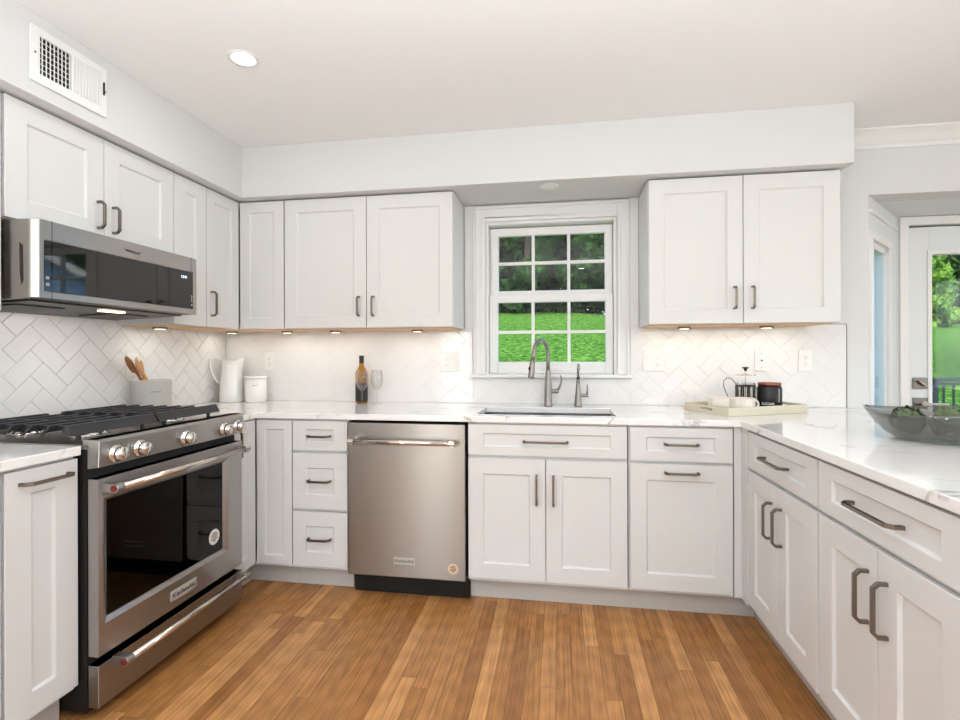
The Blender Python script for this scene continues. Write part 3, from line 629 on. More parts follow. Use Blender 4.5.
# ------------------------------------------------------------------ countertops
def slab(xs, ys, cells, z0, z1):
    m = MB(); inside = lambda i, j: (i, j) in cells
    for i, j in cells:
        x0, x1, y0, y1 = xs[i], xs[i + 1], ys[j], ys[j + 1]
        m.add([(x0, y0, z1), (x1, y0, z1), (x1, y1, z1), (x0, y1, z1)], [(0, 1, 2, 3)]); m.add([(x0, y0, z0), (x1, y0, z0), (x1, y1, z0), (x0, y1, z0)], [(3, 2, 1, 0)])
        if not inside(i - 1, j): m.add([(x0, y0, z0), (x0, y1, z0), (x0, y1, z1), (x0, y0, z1)], [(3, 2, 1, 0)])
        if not inside(i + 1, j): m.add([(x1, y0, z0), (x1, y1, z0), (x1, y1, z1), (x1, y0, z1)], [(0, 1, 2, 3)])
        if not inside(i, j - 1): m.add([(x0, y0, z0), (x1, y0, z0), (x1, y0, z1), (x0, y0, z1)], [(0, 1, 2, 3)])
        if not inside(i, j + 1): m.add([(x0, y1, z0), (x1, y1, z0), (x1, y1, z1), (x0, y1, z1)], [(3, 2, 1, 0)])
    return m
CT0, CT1 = 0.884, 0.914
xs = [0.001, 0.642, 1.79, 2.47, 3.0, 4.06]; ys = [-1.93, -0.833, -0.642, -0.555, -0.215, -0.001]
cells = {(0, 1), (0, 2), (0, 3), (0, 4)} | {(1, 2), (1, 3), (1, 4)} | {(2, 2), (2, 4)} | {(3, 2), (3, 3), (3, 4)} | {(4, 0), (4, 1), (4, 2), (4, 3), (4, 4)}
obj('countertop', slab(xs, ys, cells, CT0, CT1), M_quartz, None, 0.003, loc=(0, 0, 0), label='white quartz countertop with faint grey veins running round the sink and out over the peninsula', cat='countertop')
m = MB(); m.box(0.001, -2.3, CT0, 0.642, -1.604, CT1); obj('countertop', m, M_quartz, None, 0.003, loc=(0, 0, 0), label='short piece of white quartz countertop left of the range', cat='countertop')

# sink
r = root('sink', 'undermount stainless steel sink set into the countertop below the window', 'sink', (2.13, -0.385, 0.68))
m = MB(); x0, x1, y0, y1, zb = 1.782, 2.478, -0.563, -0.207, 0.69; t = 0.004
ox0, ox1, oy0, oy1 = x0 - t, x1 + t, y0 - t, y1 + t
m.box(ox0, oy0, zb - t, ox1, oy1, zb); m.box(ox0, oy0, zb, x0, oy1, 0.8835); m.box(x1, oy0, zb, ox1, oy1, 0.8835); m.box(x0, oy0, zb, x1, y0, 0.8835); m.box(x0, y1, zb, x1, oy1, 0.8835)
obj('basin', m, M_sink, r, 0.0015)
m = MB(); m.lathe([(0.0001, 0.692), (0.03, 0.692), (0.043, 0.6945), (0.045, 0.6915), (0.045, 0.6905)], (2.13, -0.385, 0), 24); obj('drain', m, M_chrome, r)

# faucet
fx, fy = 2.135, -0.118; CTZ = CT1 + 0.0005
r = root('faucet', 'tall brushed nickel gooseneck pull-down faucet behind the sink', 'faucet', (fx, fy, CTZ))
m = MB(); m.lathe([(0.0001, CTZ), (0.026, CTZ), (0.026, CTZ + 0.006), (0.0235, CTZ + 0.01), (0.0225, CTZ + 0.09), (0.019, CTZ + 0.14), (0.0135, CTZ + 0.2), (0.0125, CTZ + 0.21), (0.0001, CTZ + 0.21)], (fx, fy, 0), 28); obj('body', m, M_ssd, r)
pts = [(fx, fy, CTZ + 0.2), (fx, fy, CTZ + 0.27)]; R_ = 0.088; dx_, dy_ = -0.42, -0.907
for k in range(0, 13):
    a = PI * k / 12 * 0.97; s_ = R_ * (1 - math.cos(a)); pts.append((fx + dx_ * s_, fy + dy_ * s_, CTZ + 0.29 + R_ * math.sin(a)))
e0 = Vector(pts[-1]); e1 = e0 + Vector((dx_ * 0.012, dy_ * 0.012, -0.03)); pts.append(tuple(e1))
m = MB(); m.tube(pts, 0.0115, 14); obj('spout', m, M_ssd, r)
hd = (Vector((dx_ * 0.2, dy_ * 0.2, -1))).normalized()
m = MB(); m.tube([e1, e1 + hd * 0.02, e1 + hd * 0.075, e1 + hd * 0.1, e1 + hd * 0.104], [0.0125, 0.0145, 0.017, 0.0175, 0.014], 18); sh = obj('spray_head', m, M_ssd, r)
m = MB(); bp_ = e1 + hd * 0.05 + Vector((-0.012, -0.010, 0)); m.sphere(bp_, 0.008, 0.8, 0.8, 1.6, 12, 8); obj('spray_button', m, M_dark, sh)
m = MB(); m.cyl((0, fy, CTZ + 0.085), 0.012, fx + 0.018, fx + 0.06, 'x', 16)
hp = [(fx + 0.052, fy, CTZ + 0.085), (fx + 0.062, fy - 0.004, CTZ + 0.1), (fx + 0.074, fy - 0.008, CTZ + 0.13), (fx + 0.077, fy - 0.01, CTZ + 0.155), (fx + 0.07, fy - 0.01, CTZ + 0.178)]
m.tube(hp, [0.008, 0.0075, 0.006, 0.005, 0.0045], 10); obj('lever_handle', m, M_ssd, r)
# slim filter tap
gx, gy = 2.305, -0.118
r = root('filter_tap', 'slim brushed nickel filtered water tap standing right of the gooseneck faucet', 'tap', (gx, gy, CTZ))
m = MB(); m.lathe([(0.0001, CTZ), (0.024, CTZ), (0.022, CTZ + 0.008), (0.019, CTZ + 0.05), (0.014, CTZ + 0.09), (0.0095, CTZ + 0.16), (0.0001, CTZ + 0.16)], (gx, gy, 0), 24); obj('body', m, M_ssd, r)
m = MB(); m.cyl((gx, gy, 0), 0.0105, CTZ + 0.157, CTZ + 0.164, seg=16); obj('collar', m, M_dark, r)
m = MB(); m.tube([(gx, gy, CTZ + 0.163), (gx, gy, CTZ + 0.205), (gx, gy - 0.012, CTZ + 0.228), (gx, gy - 0.035, CTZ + 0.238), (gx, gy - 0.075, CTZ + 0.232), (gx, gy - 0.095, CTZ + 0.215)], 0.0075, 12); obj('spout', m, M_ss, r)
m = MB(); m.cyl((0, gy, CTZ + 0.062), 0.0095, gx + 0.014, gx + 0.056, 'x', 14); m.tube([(gx + 0.05, gy, CTZ + 0.064), (gx + 0.053, gy, CTZ + 0.1), (gx + 0.051, gy, CTZ + 0.125)], [0.006, 0.005, 0.004], 10); obj('lever_handle', m, M_ssd, r)

# ------------------------------------------------------------------ dishwasher
r = root('dishwasher', 'stainless steel dishwasher with a bar handle, between the drawers and the sink cabinet', 'dishwasher', (1.448, -0.3, 0))
m = MB(); m.box(1.146, -0.6, 0.10, 1.75, -0.03, 0.872); obj('tub', m, M_dark, r)
m = MB(); m.box(1.148, -0.652, 0.112, 1.748, -0.602, 0.872); obj('door', m, M_ssd, r, 0.004)
m = MB(); m.box(1.16, -0.585, 0.002, 1.752, -0.567, 0.11); obj('toe_kick', m, M_dark, r)
m = MB(); hy = -0.70; m.tube([(1.178, hy, 0.787), (1.70, hy, 0.787)], 0.0125, 18)
hb = obj('handle', m, M_sshi, r)
for x in (1.186, 1.692): m = MB(); m.cyl((x, 0, 0.787), 0.0145, -0.71, -0.6525, 'y', 18); m.cyl((0, hy, 0.787), 0.0148, x - 0.014, x + 0.014, 'x', 18); obj('handle_post', m, M_sshi, hb)
m = MB(); m.box(1.389, -0.6555, 0.177, 1.496, -0.6523, 0.213); bd = obj('badge', m, M_badge, r, 0.001)
tm = text_mb('KitchenAid', 0.0215); xf(tm, frame3((1.4425, -0.6562, 0.1955), (1, 0, 0), (0, 0, 1))); obj('badge_text', tm, M_ink, bd)
def sticker(parent, o, xd, yd, rad, mt=M_wink):
    m = MB(); m.cyl((0, 0, 0), rad, 0, 0.0006, seg=28); xf(m, frame3(o, xd, yd)); s_ = obj('sticker', m, mt, parent)
    m = MB()
    for k, w in enumerate((0.4, 0.62, 0.5, 0.66, 0.3)): zz = (0.5 - 0.25 * k) * rad; m.box(-w * rad, zz - rad * 0.06, 0.0006, w * rad, zz + rad * 0.06, 0.001)
    xf(m, frame3(o, xd, yd)); obj('sticker_print', m, M_ink, s_)
M_stk = mat('tan_sticker', (222, 192, 164), 0.5, var=0.03)
sticker(r, (1.688, -0.6523, 0.171), (1, 0, 0), (0, 0, 1), 0.026, M_stk)

# ------------------------------------------------------------------ range
YA, YB = -1.598, -0.838
r = root('range', 'stainless steel gas range with five knobs, black grates and a glass oven door', 'range', (0.35, -1.218, 0))
m = MB(); m.box(0.03, YA, 0.03, 0.10, YB, 0.90); m.box(0.10, YA, 0.03, 0.655, YA + 0.04, 0.90); m.box(0.10, YB - 0.04, 0.03, 0.655, YB, 0.90); m.box(0.10, YA + 0.04, 0.03, 0.655, YB - 0.04, 0.16); m.box(0.10, YA + 0.04, 0.79, 0.655, YB - 0.04, 0.90)
for (x, y) in ((0.09, YA + 0.06), (0.09, YB - 0.06), (0.6, YA + 0.06), (0.6, YB - 0.06)): m.cyl((x, y, 0), 0.018, 0.0, 0.03, seg=14)
obj('body', m, M_dark, r)
m = MB(); m.box(0.03, YA, 0.9005, 0.665, YB, 0.917); m.box(0.03, YA, 0.917, 0.06, YB, 0.935); obj('cooktop', m, M_ss, r, 0.002)
m = MB(); m.prism([(0.657, 0.836), (0.700, 0.842), (0.704, 0.925), (0.695, 0.934), (0.640, 0.934), (0.640, 0.918), (0.657, 0.905)], YA, YB, 'y'); obj('control_panel', m, M_ss, r, 0.002)
for y in (-1.535, -1.437, -1.212, -0.978, -0.888):
    m = MB(); m.lathe([(0.0001, 0.7035), (0.031, 0.7035), (0.031, 0.708), (0.027, 0.711), (0.0245, 0.7125), (0.0245, 0.716), (0.0225, 0.717), (0.0225, 0.732), (0.0205, 0.737), (0.0001, 0.7375)], (0, y, 0.878), 28, 'x'); k_ = obj('knob', m, M_chrome, r)
    m = MB(); m.lathe([(0.0232, 0.7175), (0.0236, 0.719), (0.0236, 0.722), (0.0232, 0.7235)], (0, y, 0.878), 28, 'x'); m.box(0.7376, y - 0.0015, 0.884, 0.7382, y + 0.0015, 0.897); obj('knob_ring', m, M_ink, k_)
# oven door with a recessed window
gy0, gy1, gz0, gz1 = -1.553, -0.963, 0.332, 0.724
m = MB(); o = [(YA + 0.002, 0.214), (YB - 0.002, 0.214), (YB - 0.002, 0.803), (YA + 0.002, 0.803)]; a = [(gy0 - 0.02, gz0 - 0.016), (gy1 + 0.02, gz0 - 0.016), (gy1 + 0.02, gz1 + 0.012), (gy0 - 0.02, gz1 + 0.012)]; b = [(gy0, gz0), (gy1, gz0), (gy1, gz1), (gy0, gz1)]
v = [(0.6565, y, z) for y, z in o] + [(0.696, y, z) for y, z in o] + [(0.696, y, z) for y, z in a] + [(0.684, y, z) for y, z in b] + [(0.6565, y, z) for y, z in b]
f = []
for k in range(4):
    k2 = (k + 1) % 4; f += [(k, k2, 4 + k2, 4 + k), (4 + k, 4 + k2, 8 + k2, 8 + k), (8 + k, 8 + k2, 12 + k2, 12 + k), (12 + k, 12 + k2, 16 + k2, 16 + k), (16 + k, 16 + k2, k2, k)]
m.add(v, f); dr_ = obj('oven_door', m, M_ss, r, 0.002)
m = MB(); m.box(0.676, gy0 + 0.001, gz0 + 0.001, 0.682, gy1 - 0.001, gz1 - 0.001); obj('oven_window', m, M_oven, dr_)
m = MB(); m.box(0.12, YA + 0.045, 0.165, 0.13, YB - 0.045, 0.785); obj('oven_liner', m, mat('oven_enamel', (44, 42, 42), 0.35, var=0.1), r)
for z in (0.42, 0.52, 0.61):
    m = MB()
    for k in range(14): x = 0.2 + k * 0.032; m.tube([(x, YA + 0.05, z), (x, YB - 0.05, z)], 0.0022, 6)
    for y in (YA + 0.05, YB - 0.05, -1.218): m.tube([(0.18, y, z), (0.64, y, z)], 0.003, 6)
    obj('oven_rack', m, M_chrome, r)
def bar_handle(parent, z, ya, yb, x=0.745):
    m = MB(); m.tube([(x, ya, z), (x, yb, z)], 0.0115, 18); h = obj('handle', m, M_sshi, parent)
    for y in (ya + 0.012, yb - 0.012):
        m = MB()
        m.prism([(0.6965, z - 0.016), (0.6965, z + 0.016), (x - 0.004, z + 0.014), (x - 0.004, z - 0.014)], y - 0.012, y + 0.012, 'y'); m.cyl((x, 0, z), 0.0158, y - 0.015, y + 0.015, 'y', 20); obj('handle_bracket', m, M_ss, h, 0.001)
    m = MB(); m.cyl((x, 0, z), 0.011, ya - 0.0065, ya - 0.0035, 'y', 18); obj('medallion', m, M_red, h)
bar_handle(dr_, 0.772, -1.582, -0.868)
m = MB(); m.box(0.6963, -1.288, 0.247, 0.7005, -1.15, 0.286); bd = obj('badge', m, M_badge, dr_, 0.001)
tm = text_mb('KitchenAid', 0.027); xf(tm, frame3((0.7013, -1.219, 0.2665), (0, 1, 0), (0, 0, 1))); obj('badge_text', tm, M_ink, bd)
sticker(dr_, (0.6823, -1.018, 0.405), (0, 1, 0), (0, 0, 1), 0.034)
m = MB(); m.box(0.6565, YA + 0.002, 0.045, 0.696, YB - 0.002, 0.185); dw_ = obj('bottom_drawer', m, M_ssd, r, 0.002); bar_handle(dw_, 0.176, -1.545, -0.875)
# burners and grates
for (x, y, rr) in ((0.2, -1.42, 0.04), (0.47, -1.42, 0.05), (0.335, -1.218, 0.055), (0.2, -1.015, 0.05), (0.47, -1.015, 0.036)):
    m = MB(); m.lathe([(0.0001, 0.9175), (rr + 0.02, 0.9175), (rr + 0.014, 0.925), (rr, 0.934), (0.0001, 0.934)], (x, y, 0), 28); bu = obj('burner', m, M_chrome, r)
    m = MB(); m.lathe([(0.0001, 0.9345), (rr + 0.003, 0.9345), (rr + 0.003, 0.940), (rr - 0.006, 0.9445), (0.0001, 0.9445)], (x, y, 0), 28); obj('burner_cap', m, M_iron, bu)
GZ = 0.972
for (ga, gb) in ((-1.590, -1.222), (-1.214, -0.846)):
    m = MB()
    def bar(x, y0, y1, w=0.0065, drop=0.03):
        # long bar with ends sloping down
        m.prism([(y0, GZ - drop - 0.002), (y0 + 0.03, GZ), (y1 - 0.03, GZ), (y1, GZ - drop - 0.002), (y1 - 0.02, GZ - 0.022), (y0 + 0.02, GZ - 0.022)], x - w, x + w, 'x')
    for x in (0.09, 0.165, 0.24, 0.315, 0.39, 0.465): bar(x, ga, gb)
    m.prism([(0.585, GZ - 0.03), (0.565, GZ + 0.004), (0.552, GZ + 0.004), (0.545, GZ - 0.02), (0.565, GZ - 0.033)], ga + 0.004, gb - 0.001, 'y')
    for y in (ga + 0.06, (ga + gb) / 2, gb - 0.06): m.box(0.075, y - 0.006, GZ - 0.021, 0.565, y + 0.006, GZ - 0.004)
    for x in (0.09, 0.56):
        for y in (ga + 0.05, gb - 0.05): m.cyl((x, y, 0), 0.008, 0.9175, GZ - 0.016, seg=10)
    obj('grate', m, M_iron, r, 0.0015)

# ------------------------------------------------------------------ microwave
MA, MBY = -1.591, -0.829; MX = 0.45
r = root('microwave', 'low stainless steel over-the-range microwave with a black glass door above the range', 'microwave', (0.22, -1.21, 1.40))
m = MB(); m.prism([(0.012, 1.392), (0.425, 1.41), (0.425, 1.680), (0.012, 1.680)], MA, MBY - 0.01, 'y'); obj('body', m, M_ssd, r, 0.003)
mat('vent_grey', (60, 56, 54), 0.4, metal=0.7, var=0.1); mat('filter_mesh', (84, 78, 72), 0.5, metal=0.8, var=0.2, vscale=200)
m = MB(); m.prism([(0.03, 1.386), (0.40, 1.402), (0.40, 1.409), (0.03, 1.393)], MA + 0.02, MBY - 0.04, 'y'); un_ = obj('underside_panel', m, MATS['vent_grey'], r, 0.002)
for y in (-1.45, -1.05):
    m = MB(); m.prism([(0.12, 1.3845), (0.3, 1.3925), (0.3, 1.397), (0.12, 1.389)], y - 0.09, y + 0.09, 'y'); obj('grease_filter', m, MATS['filter_mesh'], un_)
m = MB(); m.box(0.34, -1.26, 1.392, 0.375, -1.16, 1.3985); cl_ = obj('added_lamp_lens', m, M_puck, un_)  # glowing lens added along with the fill light for the tile
light('tile_fill_lamp', 'AREA', (0.20 - 0.22, 0.0, -0.022), 1.1, (1.0, 0.97, 0.93), 0.3, 0.55, (-0.35, 0, -1), parent=r)  # added fill light under the microwave to brighten the tile
m = MB(); yo0, yo1, zo0, zo1 = MA, MBY, 1.411, 1.682; go0, go1, gz_0, gz_1 = -1.563, -0.855, 1.436, 1.612
# front frame with glass opening
o = [(yo0, zo0), (yo1, zo0), (yo1, zo1), (yo0, zo1)]; b = [(go0, gz_0), (go1, gz_0), (go1, gz_1), (go0, gz_1)]
oc = [(yo0 + 0.012, zo0), (yo1 - 0.004, zo0), (yo1 - 0.004, zo1), (yo0 + 0.012, zo1)]
v = [(0.4255, y, z) for y, z in o] + [(MX, y, z) for y, z in oc] + [(MX, y, z) for y, z in b] + [(0.43, y, z) for y, z in b]; f = [(0, 1, 2, 3), (12, 13, 14, 15)]
for k in range(4): k2 = (k + 1) % 4; f += [(k, k2, 4 + k2, 4 + k), (4 + k, 4 + k2, 8 + k2, 8 + k), (8 + k, 8 + k2, 12 + k2, 12 + k)]
m.add(v, f); fr = obj('door', m, M_ss, r, 0.003)
m = MB(); m.box(0.431, go0 + 0.001, gz_0 + 0.001, 0.4495, -1.5375, gz_1 - 0.001); m.box(0.431, -1.5345, gz_0 + 0.001, 0.4495, go1 - 0.001, gz_1 - 0.001); gl_ = obj('door_glass', m, M_blackgl, fr)
for y_, z_0, z_1 in ((-1.536, 1.411, 1.435), (-1.536, 1.6125, 1.682), (-0.869, 1.6125, 1.682)): m = MB(); m.box(0.4495, y_ - 0.001, z_0, 0.4504, y_ + 0.001, z_1); obj('door_seam', m, M_dark, fr)
tm = text_mb('Whirlpool', 0.0175, 0.0004); xf(tm, frame3((0.4506, -1.2, 1.643), (0, 1, 0), (0, 0, 1))); obj('brand_lettering', tm, M_ink, fr)
tm = text_mb('12:45', 0.018, 0.0003); xf(tm, frame3((0.45, -0.915, 1.583), (0, 1, 0), (0, 0, 1))); obj('clock_display', tm, M_display, gl_)
m = MB()
for z in (1.482, 1.46): m.lathe([(0.0035, 0.4497), (0.0035, 0.4502), (0.0052, 0.4502), (0.0052, 0.4497)], (0, -1.551, z), 14, 'x')
for z in (1.47, 1.482, 1.494, 1.452): m.box(0.4496, -0.868, z, 0.4501, -0.862, z + 0.006)
obj('control_icon', m, M_wink, gl_)
m = MB(); m.prism([(0.385, 1.6), (0.398, 1.59), (0.40, 1.47), (0.392, 1.455), (0.386, 1.5)], MA - 0.0012, MA + 0.001, 'y'); obj('side_vent', m, MATS['vent_grey'], r)

# ------------------------------------------------------------------ vent grille on the soffit
r = root('air_vent', 'white metal air register on the soffit above the left cabinets', 'vent', (SOD, -1.415, 2.268))
vy0, vy1, vz0, vz1 = -1.565, -1.27, 2.171, 2.366; X0 = SOD + 0.0005
m = MB()
def ring(mm, y0, y1, z0, z1, yy0, yy1, zz0, zz1, xa, xb):
    mm.box(xa, y0, z0, xb, yy0, z1); mm.box(xa, yy1, z0, xb, y1, z1); mm.box(xa, yy0, z0, xb, yy1, zz0); mm.box(xa, yy0, zz1, xb, yy1, z1)
ring(m, vy0, vy1, vz0, vz1, -1.532, -1.295, 2.205, 2.338, X0, X0 + 0.007); m.box(X0, -1.418, 2.205, X0 + 0.007, -1.406, 2.338); obj('frame', m, M_trim, r, 0.002)
m = MB(); m.box(X0, -1.531, 2.206, X0 + 0.0012, -1.419, 2.337); obj('duct_opening', m, M_dark, r)
m = MB()
for k in range(8): y = -1.525 + k * 0.0142; m.box(X0 + 0.0035, y, 2.205, X0 + 0.006, y + 0.0028, 2.338)
for k in range(6): z = 2.222 + k * 0.0195; m.box(X0 + 0.0015, -1.532, z, X0 + 0.0034, -1.418, z + 0.0018)
obj('grid_louvre', m, M_trim, r)
M_ventbk = mat('vent_back_grey', (128, 124, 120), 0.6, var=0.05)  # flat mid grey for the plate behind the slats
m = MB(); m.box(X0, -1.405, 2.206, X0 + 0.0012, -1.296, 2.337); obj('closed_damper', m, M_ventbk, r)
m = MB()
for k in range(9):
    y = -1.403 + k * 0.0122; m.prism([(X0 + 0.0014, y), (X0 + 0.0065, y + 0.003), (X0 + 0.0065, y + 0.009), (X0 + 0.0014, y + 0.0065)], 2.205, 2.338)
obj('slat_louvre', m, M_trim, r)
m = MB(); m.box(X0 + 0.007, -1.288, 2.255, X0 + 0.014, -1.285, 2.305); obj('damper_lever', m, M_slot, r)
m = MB()
for y in (-1.55, -1.278): m.cyl((0, y, 2.272), 0.0035, X0 + 0.0071, X0 + 0.009, 'x', 12)
obj('screw', m, M_lock, r)

# ------------------------------------------------------------------ recessed lights
def downlight(x, y, z, on, label, power=1.8, rad=0.045, grp='recessed ceiling lights'):
    r = root('recessed_light', label, 'light', (x, y, z), grp)
    m = MB(); m.lathe([(rad + 0.014, -0.0005), (rad + 0.013, -0.005), (rad, -0.004), (rad, -0.0005)], (0, 0, 0), 36); obj('trim_ring', m, M_trim, r, local=True)
    m = MB(); m.cyl((0, 0, 0), rad - 0.001, -0.003, -0.0006, seg=36); obj('lens', m, M_lampon if on else M_trim, r, local=True)
    if on: light('downlight_lamp', 'AREA', (0, 0, -0.012), power, (0.98, 0.975, 0.97), rad * 2, None, (0, 0, -1), parent=r)
    return r
downlight(0.945, -1.185, CEIL, True, 'lit round recessed ceiling light over the floor in front of the range')
for (x, y, lab) in ((2.5, -1.55, 'lit recessed ceiling light over the middle of the floor, outside the photo'), (0.955, -3.2, 'lit recessed ceiling light at the left behind the camera'), (2.5, -3.9, 'lit recessed ceiling light in the middle behind the camera'),
                    (4.2, -1.5, 'lit recessed ceiling light above the dining side of the peninsula'), (5.8, -1.5, 'lit recessed ceiling light near the dining window'), (4.6, -3.9, 'lit recessed ceiling light at the right behind the camera')):
    downlight(x, y, CEIL, True, lab)
downlight(2.148, -0.295, SOB, False, 'small unlit round recessed light in the soffit above the kitchen window', rad=0.036)

# ------------------------------------------------------------------ outlets and switches
def outlet(c, face, gangs, label, cat='outlet'):
    """gangs list of 'o','s','j'; face 'back' or 'left'"""
    W_ = 0.07 + 0.046 * (len(gangs) - 1); H_ = 0.118
    r = root('wall_outlet' if gangs != ['j'] else 'cable_jack', label, cat, c)
    M = frame3(c, (1, 0, 0), (0, 0, 1)) if face == 'back' else frame3(c, (0, 1, 0), (0, 0, 1))
    m = MB(); m.box(-W_ / 2, -H_ / 2, 0, W_ / 2, H_ / 2, 0.006, M); obj('cover_plate', m, M_plate, r, 0.002)
    for k, gk in enumerate(gangs):
        cx = (k - (len(gangs) - 1) / 2) * 0.046
        if gk == 'o':
            m = MB(); m.box(cx - 0.0165, -0.0335, 0.006, cx + 0.0165, 0.0335, 0.0078, M); rc = obj('receptacle', m, M_plate, r, 0.0008)
            m = MB()
            for s_ in (-1, 1):
                m.box(cx - 0.0068, s_ * 0.018 - 0.001, 0.0078, cx - 0.0052, s_ * 0.018 + 0.006, 0.0084, M); m.box(cx + 0.0052, s_ * 0.018 - 0.001, 0.0078, cx + 0.0068, s_ * 0.018 + 0.005, 0.0084, M); m.cyl((cx, s_ * 0.018 - 0.007, 0), 0.0022, 0.0078, 0.0084, seg=10, M=M)
            obj('slot', m, M_slot, rc)
        elif gk == 's':
            m = MB(); m.prism([(-0.0335, 0.006), (0.0335, 0.006), (0.0335, 0.0105), (0.0, 0.0075), (-0.0335, 0.0068)], cx - 0.0165, cx + 0.0165, 'x', M); obj('rocker_switch', m, M_plate, r, 0.0008)
        else:
            m = MB(); m.cyl((0, 0, 0), 0.0045, 0.006, 0.012, seg=14, M=M); m.cyl((0, 0.041, 0), 0.0022, 0.006, 0.0072, seg=10, M=M); m.cyl((0, -0.041, 0), 0.0022, 0.006, 0.0072, seg=10, M=M); obj('jack', m, M_ink, r)
YT = -0.0088
outlet((0.0088, -0.752, 1.166), 'left', ['o'], 'white wall outlet on the left wall tile behind the wooden spoons')
outlet((0.326, YT, 1.17), 'back', ['o'], 'white wall outlet on the tile above the lidded canister')
outlet((1.532, YT, 1.166), 'back', ['o', 's'], 'white double plate with outlet and switch on the tile left of the window')
outlet((2.738, YT, 1.171), 'back', ['s', 'o'], 'white double plate with switch and outlet on the tile right of the window')
outlet((3.318, YT, 1.174), 'back', ['j'], 'white cable jack plate with a black centre on the tile above the sugar jar')
outlet((3.544, YT, 1.173), 'back', ['o'], 'white wall outlet on the tile near the right end of the backsplash')

# ------------------------------------------------------------------ things on the counter
def bend_text(body, size, R_, cx, cy, z, ang, vertical=False, depth=0.0006):
    tm = text_mb(body, size, depth); out = []
    for x, y, zz in tm.v:
        if vertical: x, y = -y, x
        a = ang + x / R_; rr = R_ + zz + depth
        out.append((cx + rr * math.sin(a), cy - rr * math.cos(a), z + y))
    tm.v = out; return tm
def strokes(n, w, h, R_, cx, cy, z, ang, vertical=False, seed=1):
    """an illegible short word: small strokes wrapped on a cylinder"""
    rnd = random.Random(seed); m = MB(); x = -w / 2; st = w / n
    for k in range(n):
        hh = h * rnd.uniform(0.55, 1.0)
        for (a0, a1, b0, b1) in ((x, x + st * 0.25, -h / 2, -h / 2 + hh), (x + st * 0.25, x + st * 0.7, rnd.choice((-h / 2, 0)), None)):
            if b1 is None: b1 = b0 + h * 0.2
            pts = [(a0, b0), (a1, b0), (a1, b1), (a0, b1)]
            if vertical: pts = [(-q, p) for p, q in pts]
            v = []
            for rr in (R_ + 0.0002, R_ + 0.0008):
                for p, q in pts: v.append((cx + rr * math.sin(ang + p / R_), cy - rr * math.cos(ang + p / R_), z + q))
            m.add(v, [(0, 1, 2, 3), (7, 6, 5, 4), (0, 1, 5, 4), (1, 2, 6, 5), (2, 3, 7, 6), (3, 0, 4, 7)])
        x += st
    return m
# utensil crock
cx, cy = 0.118, -0.742; R0 = 0.089
r = root('utensil_crock', 'grey-white stoneware crock with a small printed word, right of the range', 'crock', (cx, cy, CTZ))
m = MB(); m.lathe([(0.0001, CTZ), (R0 - 0.004, CTZ), (R0, CTZ + 0.004), (R0, CTZ + 0.166), (R0 + 0.002, CTZ + 0.170), (R0 - 0.002, CTZ + 0.173), (R0 - 0.008, CTZ + 0.170), (R0 - 0.008, CTZ + 0.01), (0.0001, CTZ + 0.01)], (cx, cy, 0), 48); cr = obj('pot', m, M_crock, r)
obj('printed_word', strokes(8, 0.045, 0.008, R0, cx, cy, CTZ + 0.115, 0.95, seed=3), M_ink, cr)
def spoon(p0, p1, w, ln, thick, label, mt, roll=0.0, name='wooden_spoon', inward=(1, 0, 0)):
    p0 = Vector(p0); p1 = Vector(p1); d = (p1 - p0).normalized(); sd = d.cross(Vector(inward)).normalized(); nn = sd.cross(d)
    r_ = root(name, label, 'spoon', tuple(p0), 'wooden spoons in the crock')
    Lh = (p1 - p0).length - ln; hp = p0 + d * Lh
    m = MB(); m.tube([p0, p0 + d * Lh * 0.6, hp + d * 0.01], [0.0055, 0.005, 0.006], 10); obj('spoon_handle', m, mt, r_)
    M = Matrix(((sd.x, d.x, nn.x, 0), (sd.y, d.y, nn.y, 0), (sd.z, d.z, nn.z, 0), (0, 0, 0, 1)))
    m = MB(); m.sphere(hp + d * ln / 2, 1.0, w / 2, ln / 2, thick, 20, 12, M=M)
    m2 = MB(); obj('spoon_bowl', m, mt, r_)
zb0 = CTZ + 0.012
spoon((0.12, -0.677, zb0 + 0.006), (0.145, -0.930, 1.205), 0.056, 0.105, 0.0075, 'dark wooden spoon leaning far left in the crock', M_spoon2, inward=(0.9, 0.3, 0.2))
spoon((0.14, -0.69, zb0 + 0.006), (0.168, -0.895, 1.195), 0.048, 0.1, 0.006, 'light wooden spoon just behind the dark spoon leaning left in the crock', M_spoon, inward=(0.9, 0.4, 0.2))
spoon((cx + 0.01, cy - 0.05, zb0 + 0.004), (0.115, -0.835, 1.205), 0.050, 0.095, 0.006, 'light wooden spoon standing nearly upright at the centre of the crock', M_spoon, inward=(0.9, 0.5, 0.1))
spoon((cx + 0.005, cy - 0.03, zb0 + 0.004), (0.10, -0.79, 1.19), 0.05, 0.10, 0.007, 'pale wooden spatula spoon farthest right in the crock', M_spoon, inward=(0.8, 0.5, 0.1))

